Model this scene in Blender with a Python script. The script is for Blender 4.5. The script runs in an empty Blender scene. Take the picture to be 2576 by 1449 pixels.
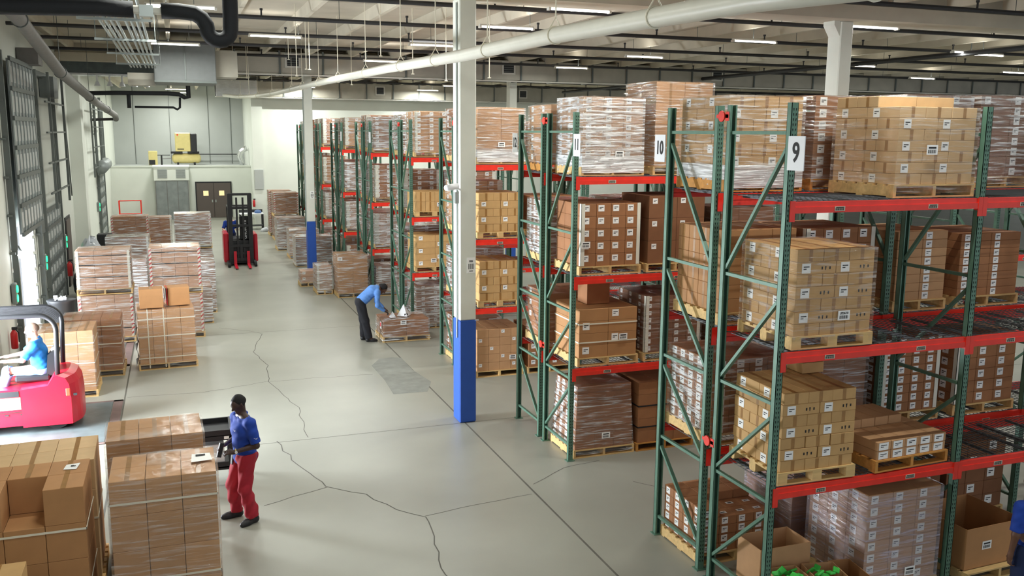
import bpy, math, random
import numpy as np
from mathutils import Vector, Matrix

# ------------------------------------------------------------------ camera, sky, lights, exposure
scn = bpy.context.scene
COL = scn.collection
cam_d = bpy.data.cameras.new('camera'); cam = bpy.data.objects.new('camera', cam_d); COL.objects.link(cam)
F_PX, YAW, PITCH, ROLL, CAM_H = 2291.2585, 0.3526, 0.1689, 0.0081, 5.2999
cam_d.sensor_width = 36.0; cam_d.lens = 36.0 * F_PX / 2576.0
cam_d.clip_start = 0.05; cam_d.clip_end = 400
cam.location = (0, 0, CAM_H)
_f = Vector((math.sin(YAW)*math.cos(PITCH), math.cos(YAW)*math.cos(PITCH), -math.sin(PITCH)))
_r = Vector((math.cos(YAW), -math.sin(YAW), 0)); _u = _r.cross(_f)
_r2 = math.cos(ROLL)*_r + math.sin(ROLL)*_u; _u2 = -math.sin(ROLL)*_r + math.cos(ROLL)*_u
cam.rotation_euler = Matrix(((_r2.x, _u2.x, -_f.x), (_r2.y, _u2.y, -_f.y), (_r2.z, _u2.z, -_f.z))).to_euler()
scn.camera = cam
w = bpy.data.worlds.new('sky'); scn.world = w; w.use_nodes = True
w.node_tree.nodes['Background'].inputs[0].default_value = (0.86, 0.93, 1.0, 1)
w.node_tree.nodes['Background'].inputs[1].default_value = 0.75
scn.view_settings.view_transform = 'Standard'; scn.view_settings.look = 'None'
scn.view_settings.exposure = 0.14; scn.view_settings.gamma = 1.0; scn.view_settings.use_curve_mapping = False
scn.cycles.max_bounces = 7; scn.cycles.diffuse_bounces = 4; scn.cycles.glossy_bounces = 3
scn.cycles.transparent_max_bounces = 12; scn.cycles.transmission_bounces = 3
scn.cycles.sample_clamp_indirect = 6.0; scn.cycles.use_adaptive_sampling = True
scn.cycles.use_denoising = True
LAMP_W = 118.0
def area(name, loc, rot, sx, sy, energy, col=(1, 1, 1)):
    l = bpy.data.lights.new(name, 'AREA'); l.shape = 'RECTANGLE'; l.size = sx; l.size_y = sy
    l.energy = energy; l.color = col
    o = bpy.data.objects.new(name, l); COL.objects.link(o); o.location = loc; o.rotation_euler = rot
    return o
# daylight coming in through the open dock doors of the left wall
area('daylight_dock_door', (-4.6, 16.9, 1.7), (0, math.radians(-90), 0), 3.0, 3.0, 2600, (0.88, 0.94, 1.0))
area('daylight_dock_door_far', (-4.6, 24.6, 1.6), (0, math.radians(-90), 0), 2.9, 2.8, 700, (0.88, 0.94, 1.0))
# the fluorescent fixtures under the roof: (x, y)
FIX = [(7.31, 16.3), (14.3, 16.3), (6.99, 19.6), (13.7, 19.9), (20.8, 20.0), (22.0, 20.4), (6.65, 24.34), (13.46, 25.19),
       (21.6, 25.3), (2.36, 23.75), (0.25, 18.85), (0.16, 27.0), (28.4, 29.6), (28.7, 25.5), (0.6, 11.6), (7.2, 11.6), (14.0, 11.6),
       (7.2, 7.4), (13.5, 7.4), (0.6, 7.4), (20.8, 11.6), (6.6, 30.5), (13.4, 30.5), (0.2, 36.5), (6.6, 38.0), (13.4, 38.0),
       (0.2, 44.0), (6.6, 45.0), (20.5, 38.0), (13.4, 45.0), (25.3, 48.5), (-0.5, 50.5), (0.3, 56.5), (0.3, 61.5), (6.6, 50.3), (13.4, 50.3)]  # the pair over the mezzanine recess is added to brighten its walls
FIX_Z = 7.6
FIX = [(fx + ((fx0 - fx) - max(-.55, min(.55, fx0 - fx))), fy) for fx, fy in FIX for fx0 in [-3.05 + 1.52*round((fx + 3.05)/1.52)]]
for fx, fy in FIX:
    e = LAMP_W * (.80 if fy < 13 else 1.0 if fy < 26 else 1.5 if fy < 40 else 1.9)
    area('fluorescent_lamp', (fx, fy, FIX_Z - 0.05), (0, 0, 0), 1.2, 0.04, e, (0.975, 1.0, 0.93))
    area('fluorescent_lamp', (fx, fy, FIX_Z + 0.06), (math.pi, 0, 0), 1.2, 0.12, e*.035, (1.0, 0.98, 0.92))

# ------------------------------------------------------------------ materials
def srgb(r, g, b):
    f = lambda c: (c/255/12.92) if c/255 <= 0.04045 else ((c/255+0.055)/1.055)**2.4
    return (f(r), f(g), f(b), 1)
def mat(name, col, rough=0.6, metal=0.0, var=0.0, nscale=6.0, namt=0.0, bump=0.0, bscale=40.0, emit=None, estr=0.0, spec=0.5, stretch=None, objvar=0.0):
    m = bpy.data.materials.new(name); m.use_nodes = True; nt = m.node_tree; b = nt.nodes['Principled BSDF']
    b.inputs['Base Color'].default_value = col; b.inputs['Roughness'].default_value = rough; b.inputs['Metallic'].default_value = metal
    b.inputs['Specular IOR Level'].default_value = spec
    tc = nt.nodes.new('ShaderNodeTexCoord'); src = tc.outputs['Object']
    if stretch:
        mp = nt.nodes.new('ShaderNodeMapping'); mp.inputs['Scale'].default_value = stretch; nt.links.new(src, mp.inputs[0]); src = mp.outputs[0]
    hsv = nt.nodes.new('ShaderNodeHueSaturation'); hsv.inputs['Color'].default_value = col
    nz = nt.nodes.new('ShaderNodeTexNoise'); nz.inputs['Scale'].default_value = nscale; nz.inputs['Detail'].default_value = 4; nt.links.new(src, nz.inputs['Vector'])
    mr = nt.nodes.new('ShaderNodeMapRange'); mr.inputs['From Min'].default_value = .3; mr.inputs['From Max'].default_value = .7
    mr.inputs['To Min'].default_value = 1-namt; mr.inputs['To Max'].default_value = 1+namt; nt.links.new(nz.outputs['Fac'], mr.inputs['Value'])
    v = mr.outputs[0]
    if objvar:
        oi = nt.nodes.new('ShaderNodeObjectInfo'); m2 = nt.nodes.new('ShaderNodeMapRange')
        m2.inputs['To Min'].default_value = 1-objvar; m2.inputs['To Max'].default_value = 1+objvar; nt.links.new(oi.outputs['Random'], m2.inputs['Value'])
        mu = nt.nodes.new('ShaderNodeMath'); mu.operation = 'MULTIPLY'; nt.links.new(v, mu.inputs[0]); nt.links.new(m2.outputs[0], mu.inputs[1]); v = mu.outputs[0]
    nt.links.new(v, hsv.inputs['Value']); nt.links.new(hsv.outputs[0], b.inputs['Base Color'])
    if bump:
        n2 = nt.nodes.new('ShaderNodeTexNoise'); n2.inputs['Scale'].default_value = bscale; n2.inputs['Detail'].default_value = 3; nt.links.new(src, n2.inputs['Vector'])
        bp = nt.nodes.new('ShaderNodeBump'); bp.inputs['Strength'].default_value = bump; bp.inputs['Distance'].default_value = 0.01
        nt.links.new(n2.outputs['Fac'], bp.inputs['Height']); nt.links.new(bp.outputs[0], b.inputs['Normal'])
    if emit:
        b.inputs['Emission Color'].default_value = emit; b.inputs['Emission Strength'].default_value = estr
    return m
M = {}
M['concrete'] = mat('polished_concrete', srgb(151, 151, 141), .36, namt=.11, nscale=.5, bump=.05, bscale=8, spec=.45)
M['patch'] = mat('asphalt_patch', srgb(128, 130, 124), .6, namt=.15, nscale=5)
M['crack'] = mat('floor_crack', srgb(96, 94, 88), .9)
M['joint'] = mat('floor_joint', srgb(96, 94, 86), .9, namt=.2, nscale=3)
M['wall'] = mat('painted_wall', srgb(222, 226, 218), .7, namt=.04, nscale=.7)
M['wallgrey'] = mat('grey_wall', srgb(176, 180, 178), .8, namt=.04, nscale=.8)
M['slab'] = mat('roof_concrete', srgb(186, 178, 162), .9, namt=.13, nscale=.9)
M['stem'] = mat('tee_stem_concrete', srgb(204, 196, 178), .9, namt=.10, nscale=1.2)
M['column'] = mat('column_paint', srgb(224, 226, 216), .55, namt=.03, nscale=3)
M['columnblue'] = mat('column_blue_paint', srgb(38, 84, 176), .5, namt=.05, nscale=5)
M['green'] = mat('rack_green', srgb(90, 126, 108), .45, namt=.12, nscale=9, metal=.15)
M['hole'] = mat('slot_shadow', srgb(16, 22, 20), .9)
M['red'] = mat('beam_red', srgb(232, 52, 36), .42, namt=.08, nscale=7)
M['tag'] = mat('beam_tag', srgb(196, 190, 172), .6)
M['ink'] = mat('black_ink', srgb(28, 28, 30), .7)
M['wire'] = mat('zinc_wire', srgb(88, 92, 95), .55, metal=.3)
M['kraft'] = mat('kraft_tan', srgb(190, 146, 104), .75, namt=.05, nscale=7, objvar=.07)
M['kraftb'] = mat('kraft_brown', srgb(158, 108, 70), .75, namt=.06, nscale=7, objvar=.08)
M['krafty'] = mat('kraft_yellow', srgb(198, 158, 104), .75, namt=.05, nscale=7, objvar=.06)
M['kraftl'] = mat('kraft_light', srgb(206, 172, 128), .75, namt=.05, nscale=7, objvar=.05)
M['kraftd'] = mat('kraft_dark', srgb(132, 88, 58), .75, namt=.06, nscale=7, objvar=.08)
M['krafto'] = mat('kraft_orange', srgb(178, 130, 84), .75, namt=.05, nscale=6, objvar=.05)
M['kraftp'] = mat('kraft_pale', srgb(196, 156, 128), .75, namt=.05, nscale=6, objvar=.05)
M['tape'] = mat('packing_tape', srgb(158, 116, 66), .28, namt=.1, nscale=12)
M['label'] = mat('paper_label', srgb(246, 246, 244), .5)
M['wood'] = mat('pallet_wood', srgb(214, 180, 122), .75, namt=.14, nscale=3, stretch=(1, 8, 8), objvar=.10)
M['woodo'] = mat('pallet_orange_wood', srgb(196, 138, 66), .75, namt=.14, nscale=3, stretch=(1, 8, 8), objvar=.05)
M['board'] = mat('white_corner_board', srgb(230, 228, 214), .6, namt=.04)
M['stripe'] = mat('red_stripe', srgb(196, 54, 50), .6)
M['strap'] = mat('plastic_strap', srgb(232, 226, 206), .45)
M['duct'] = mat('galvanised_duct', srgb(172, 168, 156), .5, metal=.15, namt=.12, nscale=1.5)
M['foil'] = mat('shiny_duct', srgb(214, 216, 216), .25, metal=.8, namt=.1, nscale=3, bump=.3, bscale=9)
M['dark'] = mat('black_paint', srgb(30, 31, 35), .5, namt=.1)
M['darkpipe'] = mat('black_pipe', srgb(46, 46, 48), .6, namt=.1)
M['insul'] = mat('black_insulation', srgb(20, 23, 28), .75, bump=.4, bscale=14)
M['greypipe'] = mat('grey_pipe', srgb(112, 110, 108), .55, metal=.2, namt=.1)
M['whitepipe'] = mat('white_pipe', srgb(222, 220, 208), .38, namt=.03)
M['conduit'] = mat('steel_conduit', srgb(170, 178, 176), .4, metal=.6)
M['tube'] = mat('lamp_tube', (1, 1, 1, 1), .5, emit=(1, .98, .93, 1), estr=7)
M['fixture'] = mat('lamp_housing', srgb(210, 208, 200), .5)
M['doorleaf'] = mat('dock_door_metal', srgb(134, 140, 140), .5, metal=.3, namt=.16, nscale=2.5)
M['rail'] = mat('door_rail', srgb(100, 106, 104), .5, metal=.4)
M['browndoor'] = mat('brown_door', srgb(92, 82, 78), .5)
M['warmglass'] = mat('lit_door_glass', srgb(240, 222, 170), .3, emit=srgb(250, 226, 170), estr=.55)
M['greenlamp'] = mat('green_lamp', srgb(60, 230, 150), .4, emit=srgb(30, 235, 140), estr=2.2)
M['whitelamp'] = mat('dock_lamp', (1, 1, 1, 1), .4, emit=(.92, .95, 1, 1), estr=14)
M['cream'] = mat('compressor_cream', srgb(222, 206, 138), .4, namt=.04)
M['truckred'] = mat('truck_red', srgb(192, 22, 46), .3, namt=.06, nscale=4)
M['rubber'] = mat('rubber', srgb(26, 26, 28), .8)
M['seat'] = mat('black_vinyl', srgb(24, 26, 32), .45)
M['grey'] = mat('grey_plastic', srgb(122, 130, 128), .5)
M['taillamp'] = mat('tail_lamp', srgb(255, 70, 50), .3, emit=srgb(255, 60, 40), estr=1.6)
M['white'] = mat('white_plastic', srgb(232, 234, 238), .45)
M['plate'] = mat('leveler_steel', srgb(92, 102, 104), .5, metal=.35, namt=.15, nscale=5)
M['plateframe'] = mat('leveler_frame', srgb(104, 84, 80), .7, namt=.15, nscale=5)
M['skinl'] = mat('skin_light', srgb(224, 170, 146), .5)
M['skind'] = mat('skin_dark', srgb(62, 42, 36), .5)
M['skinm'] = mat('skin_brown', srgb(104, 70, 52), .5)
M['hairblack'] = mat('hair_black', srgb(20, 18, 20), .85, bump=.5, bscale=60)
M['hairgrey'] = mat('hair_cropped', srgb(132, 106, 92), .9, bump=.4, bscale=80)
M['polo'] = mat('polo_blue', srgb(18, 60, 156), .8, namt=.1, nscale=9, bump=.2, bscale=20)
M['tee'] = mat('tee_blue', srgb(22, 118, 196), .8, namt=.12, nscale=9, bump=.3, bscale=18)
M['shirt'] = mat('shirt_light_blue', srgb(84, 132, 200), .7, namt=.1, nscale=9, bump=.2, bscale=18)
M['pantred'] = mat('trousers_red', srgb(156, 26, 44), .85, namt=.1, nscale=8, bump=.3, bscale=16)
M['pantblack'] = mat('trousers_black', srgb(22, 23, 30), .85, namt=.1, bump=.2, bscale=16)
M['jeans'] = mat('jeans_blue', srgb(118, 152, 196), .85, namt=.12, nscale=8, bump=.2, bscale=16)
M['navy'] = mat('trousers_navy', srgb(30, 44, 84), .85, namt=.1)
M['shoe'] = mat('shoe_black', srgb(22, 22, 26), .5)
M['bag'] = mat('bag_black', srgb(18, 20, 30), .35, bump=.8, bscale=12)
M['film'] = mat('film_bundle', srgb(200, 204, 210), .35, bump=.9, bscale=10)
M['leaf'] = mat('green_packets', srgb(56, 190, 70), .5, namt=.2, nscale=20)
M['pinklabel'] = mat('pink_label', srgb(240, 70, 84), .5)
M['cablered'] = mat('extinguisher_red', srgb(190, 28, 32), .35)
M['bluebag'] = mat('blue_plastic', srgb(80, 110, 160), .5)
def wrap_mat(name, lo, hi, thr=.50, scale=(.7, .7, 10), tint=(.93, .95, .97, 1), gmin=.03, gmax=.42):
    m = bpy.data.materials.new(name); m.use_nodes = True; nt = m.node_tree; nt.nodes.clear()
    out = nt.nodes.new('ShaderNodeOutputMaterial'); mix = nt.nodes.new('ShaderNodeMixShader'); tr = nt.nodes.new('ShaderNodeBsdfTransparent')
    p = nt.nodes.new('ShaderNodeBsdfPrincipled'); p.inputs['Base Color'].default_value = tint; p.inputs['Roughness'].default_value = .16
    p.inputs['Specular IOR Level'].default_value = 1.0
    tc = nt.nodes.new('ShaderNodeTexCoord'); mp = nt.nodes.new('ShaderNodeMapping'); mp.inputs['Scale'].default_value = scale; mp.inputs['Rotation'].default_value = (.14, -.1, 0)
    nt.links.new(tc.outputs['Object'], mp.inputs[0])
    oi = nt.nodes.new('ShaderNodeObjectInfo'); va = nt.nodes.new('ShaderNodeVectorMath'); va.operation = 'ADD'
    cm = nt.nodes.new('ShaderNodeMath'); cm.operation = 'MULTIPLY'; cm.inputs[1].default_value = 37; nt.links.new(oi.outputs['Random'], cm.inputs[0])
    nt.links.new(mp.outputs[0], va.inputs[0]); nt.links.new(cm.outputs[0], va.inputs[1])
    nz = nt.nodes.new('ShaderNodeTexNoise'); nz.inputs['Scale'].default_value = 3.2; nz.inputs['Detail'].default_value = 6; nz.inputs['Distortion'].default_value = .35
    nt.links.new(va.outputs[0], nz.inputs['Vector'])
    mr = nt.nodes.new('ShaderNodeMapRange'); mr.inputs['From Min'].default_value = thr; mr.inputs['From Max'].default_value = thr+.22
    mr.inputs['To Min'].default_value = lo; mr.inputs['To Max'].default_value = hi; nt.links.new(nz.outputs['Fac'], mr.inputs['Value'])  # white streaks: milky film folds, with glare painted into the mix
    nt.links.new(mr.outputs[0], mix.inputs[0]); nt.links.new(tr.outputs[0], mix.inputs[1]); nt.links.new(p.outputs[0], mix.inputs[2])
    bp = nt.nodes.new('ShaderNodeBump'); bp.inputs['Strength'].default_value = .9; bp.inputs['Distance'].default_value = .03
    nt.links.new(nz.outputs['Fac'], bp.inputs['Height']); nt.links.new(bp.outputs[0], p.inputs['Normal'])
    gl = nt.nodes.new('ShaderNodeBsdfGlossy'); gl.inputs['Roughness'].default_value = .12; gl.inputs['Color'].default_value = (1, 1, 1, 1)
    bp2 = nt.nodes.new('ShaderNodeBump'); bp2.inputs['Strength'].default_value = .8; bp2.inputs['Distance'].default_value = .05; nt.links.new(nz.outputs['Fac'], bp2.inputs['Height']); nt.links.new(bp2.outputs[0], gl.inputs['Normal'])
    fr = nt.nodes.new('ShaderNodeLayerWeight'); fr.inputs['Blend'].default_value = .45; nt.links.new(bp2.outputs[0], fr.inputs['Normal'])
    m3 = nt.nodes.new('ShaderNodeMapRange'); m3.inputs['To Min'].default_value = gmin; m3.inputs['To Max'].default_value = gmax; nt.links.new(fr.outputs['Fresnel'], m3.inputs['Value'])
    mx2 = nt.nodes.new('ShaderNodeMixShader'); nt.links.new(m3.outputs[0], mx2.inputs[0]); nt.links.new(tr.outputs[0], mx2.inputs[1]); nt.links.new(gl.outputs[0], mx2.inputs[2])
    nt.links.new(mx2.outputs[0], mix.inputs[1]); nt.links.new(mix.outputs[0], out.inputs[0]); return m
M['wrap'] = wrap_mat('stretch_wrap', .03, .72)
M['wraph'] = wrap_mat('stretch_wrap_heavy', .08, .95, .46, gmin=.12, gmax=.65)
M['wrapc'] = wrap_mat('stretch_wrap_clear', .01, .30, gmin=.01, gmax=.28)
M['band'] = wrap_mat('bunched_film', .35, 1.0, .42, gmin=.2, gmax=.7)
M['ahu'] = mat('air_handler_grey', srgb(108, 112, 112), .6, namt=.06)
M['wrapv'] = wrap_mat('stretch_wrap_violet', .10, .5, gmin=.06, tint=(.72, .70, .92, 1))

# ------------------------------------------------------------------ mesh helpers
class MB:
    def __init__(s): s.v = []; s.f = []; s.m = []; s.mats = []
    def mi(s, k):
        if k not in s.mats: s.mats.append(k)
        return s.mats.index(k)
    def add(s, vs, fs, k):
        o = len(s.v); s.v += [tuple(v) for v in vs]; i = s.mi(k)
        for f in fs: s.f.append([a+o for a in f]); s.m.append(i)
    def box(s, x0, y0, z0, x1, y1, z1, k, T=None):
        vs = [(x0,y0,z0),(x1,y0,z0),(x1,y1,z0),(x0,y1,z0),(x0,y0,z1),(x1,y0,z1),(x1,y1,z1),(x0,y1,z1)]
        if T: vs = [T @ Vector(v) for v in vs]
        s.add(vs, [(0,3,2,1),(4,5,6,7),(0,1,5,4),(1,2,6,5),(2,3,7,6),(3,0,4,7)], k); return s
    def rbox(s, x0, y0, z0, x1, y1, z1, r, k, T=None):       # box with chamfered edges
        vs = []; X = (x0, x1); Y = (y0, y1); Z = (z0, z1)
        idx = {}
        for i in (0,1):
            for j in (0,1):
                for l in (0,1):
                    sx = 1-2*i; sy = 1-2*j; sz = 1-2*l
                    for a in range(3):
                        p = [X[i]+sx*r, Y[j]+sy*r, Z[l]+sz*r]; p[a] = (X[i], Y[j], Z[l])[a]
                        idx[(i,j,l,a)] = len(vs); vs.append(tuple(p))
        fs = []
        for a in range(3):
            b, c = (a+1) % 3, (a+2) % 3
            for sd in (0,1):
                q = []
                for (u, v) in ((0,0),(1,0),(1,1),(0,1)):
                    t = [0,0,0]; t[a] = sd; t[b] = u; t[c] = v; q.append(idx[(t[0],t[1],t[2],a)])
                fs.append(tuple(q if sd else q[::-1]))
        for a in range(3):
            b, c = (a+1) % 3, (a+2) % 3
            for u in (0,1):
                for v in (0,1):
                    t0 = [0,0,0]; t1 = [0,0,0]; t1[a] = 1; t0[b] = t1[b] = u; t0[c] = t1[c] = v
                    q = [idx[(*t0, b)], idx[(*t1, b)], idx[(*t1, c)], idx[(*t0, c)]]
                    fs.append(tuple(q if (u == v) else q[::-1]))
        for i in (0,1):
            for j in (0,1):
                for l in (0,1):
                    q = [idx[(i,j,l,a)] for a in range(3)]
                    fs.append(tuple(q if (i+j+l) % 2 else q[::-1]))
        if T: vs = [T @ Vector(v) for v in vs]
        s.add(vs, fs, k); return s
    def quad(s, a, b, c, d, k): s.add([a,b,c,d], [(0,1,2,3)], k); return s
    def bar(s, p, q, wx, wy, k, up=(0,0,1)):                  # square bar from p to q
        p = Vector(p); q = Vector(q); d = (q-p).normalized(); u = Vector(up)
        if abs(d.dot(u)) > .95: u = Vector((1,0,0))
        a = d.cross(u).normalized(); b = a.cross(d).normalized(); vs = []
        for e in (p, q):
            for (i, j) in ((-1,-1),(1,-1),(1,1),(-1,1)): vs.append(e + a*i*wx/2 + b*j*wy/2)
        s.add(vs, [(3,2,1,0),(4,5,6,7),(0,1,5,4),(1,2,6,5),(2,3,7,6),(3,0,4,7)], k); return s
    def tube(s, pts, r, k, n=10, cap=True):
        pts = [Vector(p) for p in pts]; rr = r if isinstance(r, (list, tuple)) else [r]*len(pts)
        vs = []; fs = []; prev = None
        for i, p in enumerate(pts):
            d = (pts[min(i+1, len(pts)-1)] - pts[max(i-1, 0)]).normalized()
            if prev is None:
                u = Vector((0,0,1)) if abs(d.z) < .9 else Vector((1,0,0)); a = d.cross(u).normalized()
            else: a = (prev - d*prev.dot(d)).normalized()
            prev = a; b = d.cross(a)
            for j in range(n):
                t = 2*math.pi*j/n; vs.append(p + (a*math.cos(t)+b*math.sin(t))*rr[i])
        for i in range(len(pts)-1):
            for j in range(n): fs.append((i*n+j, i*n+(j+1)%n, (i+1)*n+(j+1)%n, (i+1)*n+j))
        if cap: fs += [tuple(range(n))[::-1], tuple((len(pts)-1)*n+j for j in range(n))]
        s.add(vs, fs, k); return s
    def prism(s, poly, y0, y1, k, ax='y'):                    # polygon in xz pulled along y (or in yz along x / xy along z)
        n = len(poly); f = {'y': lambda a,b,t: (a,t,b), 'x': lambda a,b,t: (t,a,b), 'z': lambda a,b,t: (a,b,t)}[ax]
        vs = [f(a,b,y0) for a,b in poly] + [f(a,b,y1) for a,b in poly]
        s.add(vs, [tuple(range(n)), tuple(range(2*n-1, n-1, -1))] + [(i, (i+n), (i+1)%n+n, (i+1)%n) for i in range(n)], k); return s
    def mesh(s, name, smooth=False):
        me = bpy.data.meshes.new(name); me.from_pydata(s.v, [], s.f)
        for k in s.mats: me.materials.append(M[k])
        me.polygons.foreach_set('material_index', s.m)
        if smooth: me.polygons.foreach_set('use_smooth', [True]*len(s.f))
        me.update(); return me
    def build(s, name, parent=None, loc=(0,0,0), rotz=0, smooth=False):
        return put(s.mesh(name, smooth), name, parent, loc, rotz)
def put(me, name, parent=None, loc=(0,0,0), rotz=0):
    o = bpy.data.objects.new(name, me); COL.objects.link(o); o.location = loc
    if rotz: o.rotation_euler = (0,0,rotz)
    if parent: o.parent = parent
    return o
def tag(o, label, cat, group=None, kind=None):
    o['label'] = label; o['category'] = cat
    if group: o['group'] = group
    if kind: o['kind'] = kind
    return o
def thing(name, label, cat, loc=(0,0,0), rotz=0, group=None):
    o = bpy.data.objects.new(name, None); COL.objects.link(o); o.location = loc; o.rotation_euler = (0,0,rotz); o.empty_display_size = .1
    return tag(o, label, cat, group)
def struct(name, mb, label=None, smooth=False):
    o = mb.build(name, smooth=smooth); o['kind'] = 'structure'
    if label: o['label'] = label
    return o
_fonts = {}
def text_mesh(txt, size, k, depth=.002, bold=0.0, sx=1.0):
    key = (txt, size, k, bold, sx)
    if key in _fonts: return _fonts[key]
    c = bpy.data.curves.new('lettering', 'FONT'); c.body = txt; c.size = size; c.align_x = 'CENTER'; c.align_y = 'CENTER'
    c.extrude = depth; c.offset = bold; c.resolution_u = 4
    o = bpy.data.objects.new('lettering', c); COL.objects.link(o); bpy.context.view_layer.update()
    dg = bpy.context.evaluated_depsgraph_get(); me = bpy.data.meshes.new_from_object(o.evaluated_get(dg))
    bpy.data.objects.remove(o); me.materials.clear(); me.materials.append(M[k])
    if sx != 1:
        for v in me.vertices: v.co.x *= sx
    _fonts[key] = me; return me
def text(txt, size, k, loc, rot, parent=None, name='lettering', bold=0.0, sx=1.0):
    o = bpy.data.objects.new(name, text_mesh(txt, size, k, bold=bold, sx=sx)); COL.objects.link(o); o.location = loc; o.rotation_euler = rot
    if parent: o.parent = parent
    return o
def arc(c, r, a0, a1, n, plane='xz'):
    out = []
    for i in range(n+1):
        t = a0+(a1-a0)*i/n; a, b = r*math.cos(t), r*math.sin(t)
        out.append((c[0]+a, c[1], c[2]+b) if plane == 'xz' else (c[0]+a, c[1]+b, c[2]) if plane == 'xy' else (c[0], c[1]+a, c[2]+b))
    return out
rnd = random.Random(7)

# ------------------------------------------------------------------ building shell
XL, XR_, YB, ZC = -3.6, 64.0, 0.0, 8.16
def floor():
    b = MB(); b.box(XL-.2, -3, -.3, XR_, 66, 0, 'concrete')
    def ribbon(pts, wd, k, z=.0012, jit=0.0):
        r = random.Random(len(pts)*7+int(pts[0][0]*10)); P = []
        for i in range(len(pts)-1):
            a, c = Vector(pts[i]), Vector(pts[i+1]); n = max(1, int((c-a).length/.22)) if jit else 1
            for j in range(n):
                t = j/n; q = a.lerp(c, t)
                if jit and (i or j): q += Vector((r.uniform(-jit, jit), r.uniform(-jit, jit)))
                P.append(q)
        P.append(Vector(pts[-1]))
        for a, c in zip(P, P[1:]):
            d = (c-a); n = Vector((-d.y, d.x)).normalized()*wd/2
            b.quad((a.x-n.x, a.y-n.y, z), (a.x+n.x, a.y+n.y, z), (c.x+n.x, c.y+n.y, z), (c.x-n.x, c.y-n.y, z), k)
    for x in (4.80, 12.9, -1.18): ribbon([(x, 0), (x, 52)], .03, 'joint')
    for y in (8.0, 15.5, 24.6, 34.8, 44.5): ribbon([(-3.6 if y > 16 else -1.2, y), (30, y)], .012, 'joint')
    ribbon([(1.41, 15.57), (1.6, 14.3), (1.92, 13.21), (2.4, 12.75), (2.85, 11.85), (3.04, 11.7), (2.95, 10.8), (2.8, 9.93), (3.3, 8.6), (3.2, 7)], .017, 'crack', jit=.035)
    ribbon([(3.04, 11.7), (3.9, 11.85), (4.74, 11.95)], .012, 'crack', jit=.02)
    ribbon([(0.95, 12.8), (1.4, 13.0), (1.92, 13.21)], .014, 'crack', jit=.02)
    ribbon([(2.8, 9.93), (2.0, 9.5), (1.2, 9.0)], .014, 'crack', jit=.02)
    ribbon([(1.94, 24.37), (1.55, 22.4), (1.75, 20.9), (1.64, 19.53)], .015, 'crack', jit=.03)
    ribbon([(-1.14, 19.21), (.3, 19.1), (1.64, 19.53), (2.8, 19.5), (3.87, 19.4)], .013, 'crack', jit=.03)
    ribbon([(1.64, 19.53), (2.0, 17.4), (1.95, 15.6)], .012, 'crack', jit=.03)
    ribbon([(.9, 25.5), (1.6, 24.9), (1.94, 24.37)], .012, 'crack', jit=.03)
    ribbon([(4.9, 12.3), (5.6, 12.8), (6.3, 12.9)], .014, 'crack', jit=.02)
    ribbon([(6.4, 11.9), (6.9, 11.3), (7.2, 10.6)], .014, 'crack', jit=.04)
    n = len(b.v); b.add([(x, y, .0016) for x, y in ((4.0, 20.17), (4.3, 20.75), (4.62, 20.8), (4.82, 20.69), (4.80, 19.5), (4.94, 18.42), (4.67, 17.71), (3.96, 17.74), (4.02, 18.9))], [(8, 7, 6, 5, 4, 3, 2, 1, 0)], 'patch')
    return struct('floor', b)
floor()
OPEN = [(15.5, 18.5, 3.0), (23.3, 26.5, 3.0)]
b = MB(); y = -3
for (a, c, h) in OPEN:
    b.box(XL-.3, y, 0, XL, a, ZC+.3, 'wall'); b.box(XL-.3, a, h, XL, c, ZC+.3, 'wall'); y = c
b.box(XL-.3, y, 0, XL, 66, ZC+.3, 'wall')
struct('wall_left', b)
b = MB(); b.box(4.4, 52.4, 0, XR_, 52.7, ZC+.3, 'wall'); b.box(4.4, 52.7, 0, 4.6, 66, ZC+.3, 'wall'); struct('wall_far', b)
b = MB(); b.box(XL, 59.0, 0, 4.4, 59.3, 3.10, 'wall'); b.box(XL, 59.3, 2.9, 4.4, 64.3, 3.10, 'wallgrey')
b.box(XL, 58.95, 3.10, 4.4, 59.06, 3.18, 'wall'); struct('wall_mezzanine', b)
b = MB(); b.box(XL, 64.2, 3.1, 4.4, 64.5, ZC+.3, 'wallgrey')
for x in (-2.35, -.2, 2.2, 3.6): b.box(x-.015, 64.17, 3.12, x+.015, 64.2, ZC, 'rail')
struct('wall_back', b)
b = MB(); b.box(4.02, 52.15, 0, 4.6, 52.42, ZC, 'wall'); struct('trim_1', b)
# roof: slab with the stems of the double tees, and the cross beams the columns carry
b = MB(); b.box(XL-.3, -3, ZC, XR_, 66, ZC+.25, 'slab')
x = XL + .55
while x < 62:
    for (a, c) in ((-3, 15.25), (16.05, 34.6), (35.4, 52.4 if x > 4.3 else 64.2)):
        b.prism([(x-.07, ZC), (x+.07, ZC), (x+.05, ZC-.26), (x-.05, ZC-.26)], a, c, 'stem')
    x += 1.52
struct('ceiling', b)
for i, yb in enumerate((15.65, 35.0)):
    b = MB(); b.box(XL, yb-.4, 7.58, XR_, yb+.4, 7.85, 'stem'); b.box(XL, yb-.22, 7.85, XR_, yb+.22, ZC, 'stem'); struct('trim_%d' % (i+2), b)
b = MB(); b.box(XL, 37.2, 0, XL+.45, 38.1, ZC, 'wall'); struct('trim_4', b)
b = MB(); b.box(XL, 20.4, 0, XL+.12, 20.9, ZC, 'wall'); struct('trim_5', b)

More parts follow.
